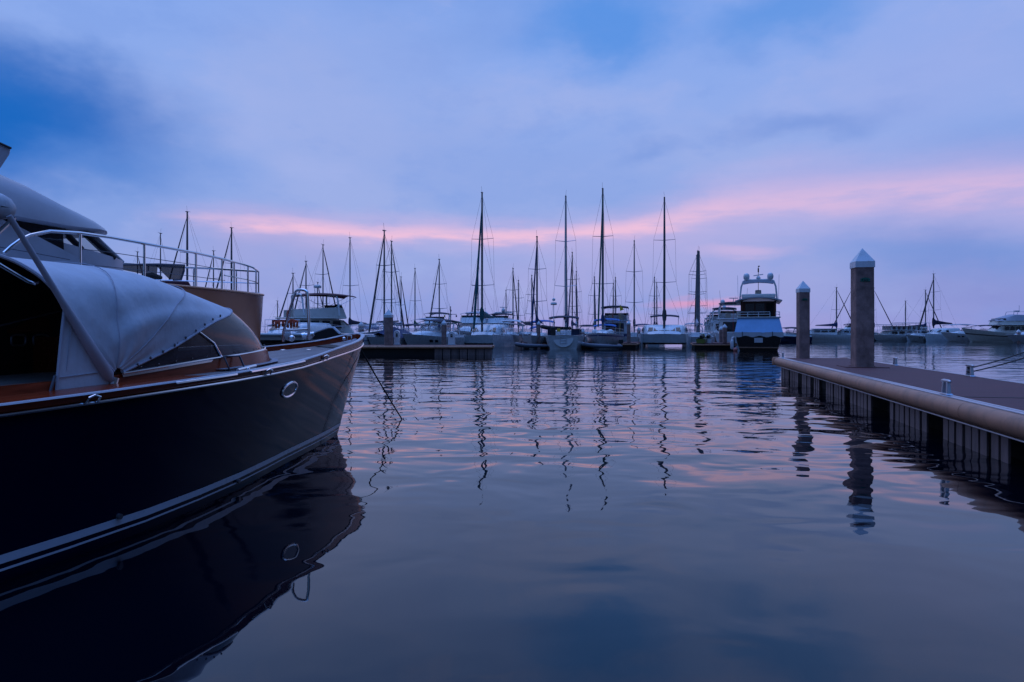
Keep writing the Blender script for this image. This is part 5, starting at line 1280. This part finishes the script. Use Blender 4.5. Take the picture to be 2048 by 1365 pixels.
# ---- back row sailboats: px of mast, top, distance, length, heading, options
BACK = [
 (275, 505, 95, 10, AWAY, 'far sloop whose short mast stands leftmost behind the bronze yacht', {}),
 (321, 468, 88, 11, AWAY, 'far sloop with single mast behind the mesh lounger of the bronze yacht', {'jib': False}),
 (374.5, 425, 78, 13, TO, 'tall sloop with the tallest mast of those seen behind the bronze yacht rail', {'mr': .13, 'furl': 'mastdark'}),
 (427, 503, 92, 10, TO, 'small sloop between the two taller masts behind the bronze yacht rail', {}),
 (463, 457, 80, 12, TO, 'sloop with leaning furled sail behind the bow rail of the bronze yacht', {'mr': .12, 'furl': 'mastdark'}),
 (555, 603, 118, 8, AWAY, 'little sloop with the shortest mast, left of the tubular bow arch', {'nspr': 1, 'jib': False}),
 (586, 548, 84, 10, TO, 'sloop whose mast shows just left of the tubular bow arch', {'furl': 'mastdark'}),
 (612, 524, 82, 11, TO, 'sloop whose mast rises right behind the tubular bow arch', {'furl': 'mastdark'}),
 (646, 491, 88, 12, AWAY, 'sloop whose mast rises above the radome of the cream trawler', {'furl': 'mastdark'}),
 (635.5, 566, 104, 8.5, AWAY, 'small far sloop seen through the flybridge of the cream trawler', {'nspr': 1}),
 (700, 477, 84, 12, TO, 'sloop with a bare mast at the right edge of the maroon bimini', {'jib': False, 'nspr': 1}),
 (783, 484, 80, 12, AWAY, 'sloop whose mast stands directly above the middle dock pile', {'furl': 'mastdark'}),
 (802, 555, 105, 9, AWAY, 'small far sloop right of the middle dock pile', {'furl': 'mastdark', 'nspr': 1}),
 (830, 538, 102, 10, TO, 'far sloop with one low spreader left of the black canopy cruiser', {'jib': False, 'nspr': 1}),
 (878.5, 520, 90, 11, TO, 'sloop with two pairs of spreaders directly above the black canopy cruiser', {'furl': 'mastdark'}),
 (956, 525, 98, 11, TO, 'sloop hidden behind the teal furled jib of the tall catamaran', {'furl': 'mastdark'}),
 (1012, 582, 122, 9, AWAY, 'farthest small sloop right of the teal-covered catamaran', {'nspr': 1, 'jib': False}),
 (1026, 538, 97, 11, AWAY, 'sloop with leaning furled sail midway between the teal catamaran and the blue-hooded sloop', {'furl': 'mastdark'}),
 (1037, 562, 106, 10, TO, 'pale masted small sloop just right of the one with leaning sail', {'jib': False}),
 (1063.5, 552, 100, 10, AWAY, 'small sloop just left of the blue-hooded sloop mast', {'furl': 'mastdark'}),
 (1144.5, 506, 98, 12, TO, 'dark masted sloop close behind the stern-on navy cockpit yacht', {'furl': 'bluecanvas', 'mm': 'mastdark'}),
 (1152.5, 544, 108, 10, AWAY, 'smaller sloop right of the dark masted one behind the navy bimini', {'furl': 'mastdark'}),
 (1189, 555, 100, 10, AWAY, 'small sloop left of the tallest centre mast', {'furl': 'mastdark'}),
 (1231, 556, 104, 10, TO, 'pale masted sloop above the navy flybridge bimini', {'jib': False}),
 (1226.5, 568, 114, 9, TO, 'shorter dark masted sloop beside the pale one above the navy flybridge bimini', {'mm': 'mastdark', 'jib': False, 'nspr': 1}),
 (1268.5, 483, 88, 12, AWAY, 'sloop standing alone between the two tallest right masts', {'furl': 'mastdark'}),
 (1309, 556, 110, 10, AWAY, 'far sloop left of the navy-covered catamaran mast', {'jib': False}),
 (1313.5, 566, 120, 9, TO, 'farther sloop close beside it, left of the navy-covered catamaran mast', {'jib': False, 'nspr': 1}),
 (1393.5, 512, 88, 12, AWAY, 'sloop with the left mast of the thick mast cluster near the jet skis', {'nspr': 3}),
 (1396, 503, 92, 12.5, AWAY, 'sloop with the tallest mast of the thick cluster near the jet skis', {'nspr': 3, 'mr': .16}),
 (1398.2, 504, 100, 12.5, AWAY, 'sloop with the right mast of the thick cluster near the jet skis', {'nspr': 2, 'mr': .14}),
]
for px, ty, d, L_, rz, lab, kw in BACK:
    k = dict(furl='mastdark', cover=R.choice(['bluecanvas', 'navycanvas', 'canvas2', 'green']), mr=.088, rails=d < 95)
    k.update(kw)
    sailboat(lab, px, ty, d, L_, L_*.32, 1.1, rz + R.uniform(-.06, .06), group='sailboats in the back rows', **k)

# ---- more motorboats filling the rows behind
MID = [
 (790, 92, 'dark canopied cruiser far behind the blue tarpaulin sloop', 'navycanvas', AWAY, 10, 1.9),
 (816, 84, 'cruiser with navy top between the tarpaulin sloop and the black canopy cruiser', 'navycanvas', TO, 9, 1.6),
 (843, 78, 'white cruiser with grey framed canopy behind the black canopy cruiser', 'canvas2', TO, 10, 2.2),
 (898, 76, 'small cruiser with a bright green top behind the slim dock pile', 'green', TO + .5, 9, 1.9),
 (1056, 90, 'cruiser with brown canopy left of the blue-hooded sloop', 'brown', TO, 10, 2.0),
 (1018, 83, 'white centre console boat with pale canopy behind the teal catamaran', 'canvas', TO, 9, 2.1),
 (1172, 112, 'small far cruiser in the gap right of the stern-on navy yacht', 'navycanvas', TO, 9, 1.8),
 (1283, 108, 'far cruiser with navy canopy left of the wide catamaran', 'bluecanvas', TO, 9, 1.9),
 (1388, 104, 'cruiser with grey canopy half hidden beside the thick mast cluster', 'canvas2', TO, 10, 2.0),
 (730, 82, 'white cruiser low behind the left catamaran bow', 'bluecanvas', TO, 9, 1.2),
 (752, 96, 'far white cruiser left of the tarpaulin sloop', 'canvas2', AWAY, 9, 1.5),
]
for px, d, lab, tm, rz, L_, th_ in MID:
    cruiser(lab, W(px, d), rz + R.uniform(-.08, .08), L_, 3.2, 1.5, 1.1, top=tm, toph=th_, group='motorboats in the back rows', ports=False)
motoryacht('flybridge yacht with grey canvas enclosure left of the teal catamaran', W(940, 92), TO, 12, 4.2, 1.9, 1.4, hh=1.4, fly=(-.36, .06), top=('canvas2', -.36, -.04, 1.5), domes=0, radar=False)
motoryacht('flybridge yacht with dark hardtop and radar just right of the teal catamaran mast', W(993, 94), TO, 12, 4.2, 1.9, 1.4, hh=1.4, fly=(-.36, .06), top=('navycanvas', -.36, -.04, 1.4), domes=1, radar=True)
motoryacht('small flybridge yacht with dark framed top behind the black canopy cruiser', W(866, 100), TO, 12, 4.2, 1.9, 1.4, hh=1.4, top=('navycanvas', -.34, -.02, 1.7), domes=0, radar=True)
# flag mast between the rows
fm = thing('flag_mast', 'slim signal mast with yardarm and little flags behind the middle dock', 'flag mast', W(901, 82), .1)
mb = MB(); mb.tube([(0, 0, 0), (0, 0, Z_at(613, 82))], .06, 6); mb.build('mast', 'mast', fm)
mb = MB(); mb.tube([(-.75, 0, Z_at(629, 82)), (.75, 0, Z_at(629, 82))], .035, 5); mb.build('yardarm', 'mast', fm)
for x, m in ((-.7, 'yellow'), (.7, 'bluecanvas')):
    mb = MB(); mb.box((x, 0, Z_at(629, 82) - .22), (.16, .02, .24)); mb.build('flag', m, fm)
mb = MB(); mb.prism([(0, 0, Z_at(616, 82)), (.14, 0, Z_at(622, 82)), (0, 0, Z_at(627, 82))], (0, .02, 0)); mb.build('flag', 'red', fm)

# ---- boats on the far right
cruiser('small boat with flat canopy and tyre fender between the black yacht and the first pile', W(1577, 112), PI/2 + .3, 7.5, 2.6, 1.2, .9, hm='hullnavy', top='navycanvas', toph=1.6, topy=(-2.8, 1.4))
motoryacht('small white motor yacht right of the shorter concrete pile', W(1634, 128), PI/2 - .35, 11, 3.8, 1.7, 1.2, hh=1.0, fly=None, top=None, domes=0, radar=False, nwin=3)
sailboat('white sailing yacht with a mast midway between the two concrete piles', 1673, 576, 132, 13, 4.0, 1.3, -PI/2 + .3, 1, cover='bluecanvas', mr=.13)
motoryacht('low white motor yacht left of the taller concrete pile', W(1688, 128), PI/2 - .2, 9.5, 3.6, 1.5, 1.1, hh=1.0, fly=(-.3, .02), fh=.4, top=('navycanvas', -.34, -.02, 1.1), domes=0, radar=False, nwin=3, arch=False)
sailboat('sailboat whose mast shows at the left edge of the taller concrete pile', 1703, 578, 136, 12, 3.8, 1.2, PI/2 + .1, 1, cover='navycanvas', mr=.12)
sailboat('sailboat whose mast shows at the right edge of the taller concrete pile', 1747.5, 577, 134, 12, 3.8, 1.2, -PI/2 + .1, 1, cover='navycanvas', mr=.13)
sailboat('bare masted sailboat behind the double-deck tour boat', 1811, 603, 146, 11, 3.6, 1.2, PI/2, 0, cover=None, mr=.13, jib=False)
# double-deck tour boat
fd = 132; fo = thing('tour_boat', 'white double-deck tour boat with open upper deck seats and long canopy roof', 'tour boat', W(1798, fd), PI/2)
HF = Hull(10.5, 4.2, 1.25, 1.05, stern=.95, rake=.8, full=3); HF.shell().build('hull', 'hullwhite', fo); HF.deck().build('deck', 'gel', fo)
mb = MB(); trunk(mb, -4.8, 3.4, 3.4, 3.0, 1.0, 2.0, .9); mb.build('deckhouse', 'gel', fo)
for i in range(5): sidewin(fo, -4.4 + i*1.4, -4.4 + i*1.4 + 1.1, 1.71, 1.35, 1.82)
mb = MB(); mb.box((0, -.6, 2.09), (3.8, 9.0, .08)); mb.build('upper_deck', 'gel', fo)
for i in range(8):
    mb = MB(); mb.box((0, -4.4 + i*.95, 2.5), (3.2, .35, .75)); mb.build('seat', 'gelgrey', fo, bevel=.06)
for a, b_, z in ((-5.0, .6, 3.45), (-1.2, 4.2, 3.1)):
    mb = MB(); mb.grid([[Vector((x, y, z - .05*x*x/3)) for x in (-1.9, -1, 0, 1, 1.9)] for y in (a, (a+b_)/2, b_)], .06); mb.build('canopy', 'canvas2', fo)
    mb = MB()
    for y in (a + .2, (a+b_)/2, b_ - .2):
        for x in (-1.8, 1.8): mb.tube([(x, y, 2.1), (x, y, z - .1)], .03, 5)
    mb.build('canopy_post', 'alu', fo)
mb = MB(); mb.tube([(1.85, -5, 2.8), (1.85, 3.8, 2.8)], .025, 5); mb.tube([(-1.85, -5, 2.8), (-1.85, 3.8, 2.8)], .025, 5)
for k in range(9):
    for x in (-1.85, 1.85): mb.tube([(x, -5 + k*1.1, 2.1), (x, -5 + k*1.1, 2.8)], .02, 4)
mb.build('deck_rail', 'alu', fo)
cruiser('small white open boat at the bow of the double-deck tour boat', W(1836, 126), PI/2 + .5, 7, 2.6, 1.2, .9, top=None)
sailboat('white sailboat with the shorter mast left of the far right catamaran', 1851, 581, 136, 11, 3.6, 1.2, -PI/2 + .2, 1, cover='bluecanvas', mr=.12)
catamaran('white catamaran with the tallest mast on the far right and a navy boom cover', W(1878, 128), PI/2 + .22, 10.5, 5.6, 1.3, 1.2, 1.1, Z_at(549, 128), my=1.2, furl='mastdark', cover='navycanvas', nspr=2, wins=4)
cruiser('white T-top boat behind the speedboat on the far right', W(1912, 136), PI/2 + .1, 8.5, 3, 1.5, 1.1, top='canvas2', toph=2.2, topy=(-3.6, 2.0))
cruiser('white speedboat with two dark portholes, bow left of the big cream motor yacht', W(1929, 121), PI/2 - .25, 7.6, 2.8, 1.75, 1.25, top=None, arch=False, rail=False, stripe=None)
cruiser('white cruiser with two black tops behind the bow of the cream motor yacht', W(1966, 130), PI/2, 9.5, 3.2, 1.6, 1.3, top='navycanvas', toph=1.75, topy=(-3.0, 1.5))
motoryacht('big cream motor yacht with grey canvas flybridge at the right edge', W(2006, 116), PI/2 - .08, 13.5, 4.4, 2.45, 1.25, hm=M['gel2'], hs='gel2', house=(-.42, .18), hh=1.55, fly=(-.40, .14), fh=.75, top=None, domes=0, radar=False, nwin=7, rail=False, stripe='brown')
big = [o for o in COL.objects if o.get('label', '').startswith('big cream motor yacht')][0]
zf = 1.25 + 1.55 + .13
mb = MB(); rows = []
for y, zz, hw_ in ((-5.6, zf + 1.55, 1.3), (-3.2, zf + 1.62, 1.4), (-1.2, zf + 1.68, 1.35), (.4, zf + 1.2, 1.3), (1.7, zf + .72, 1.1)):
    rows.append([Vector((-1.66 if hw_ > 1.2 else -1.3, y, zf + .62)), Vector((-hw_, y, zz - .06)), Vector((-.5, y, zz + .04)), Vector((.5, y, zz + .04)), Vector((hw_, y, zz - .06)), Vector((1.66 if hw_ > 1.2 else 1.3, y, zf + .62))])
mb.grid(rows, .02); mb.build('flybridge_canvas', 'canvas2', big)
mb = MB()
for y in (-2.9, -1.0): mb.tube([(-1.1, y, zf + 1.6), (-1.0, y - .15, zf + 2.2), (1.0, y - .15, zf + 2.2), (1.1, y, zf + 1.6)], .04, 5)
mb.box((0, -2.2, zf + 2.28), (.5, .7, .24)); mb.tube([(0, -2.6, zf + 2.2), (0, -2.6, zf + 3.3)], .03, 5); mb.build('radar_arch', 'gelgrey', big)
cruiser('blue-grey speedboat bow poking in at the far right edge', W(2062, 108), PI/2 - .1, 7.5, 2.8, 1.35, 1.1, hm='gelgrey', top=None, arch=False, rail=False)
# low breakwater closing the harbour far behind
bw = MB(); rows = []
for i in range(61):
    x = -260 + i*12; h_ = .9 + R.uniform(-.15, .2)
    rows.append([Vector((x, 186, -.5)), Vector((x, 188 + R.uniform(-.5, .5), h_*.7)), Vector((x, 190, h_)), Vector((x, 193, h_ + R.uniform(-.1, .1))), Vector((x, 196, -.5))])
bw.grid(rows); tag(bw.build('breakwater', mat('breakwater_rock', (.10, .10, .11), .9, var=.4, bump=.2, bscale=1.5), None), 'low dark stone breakwater far behind all the boats', 'breakwater')
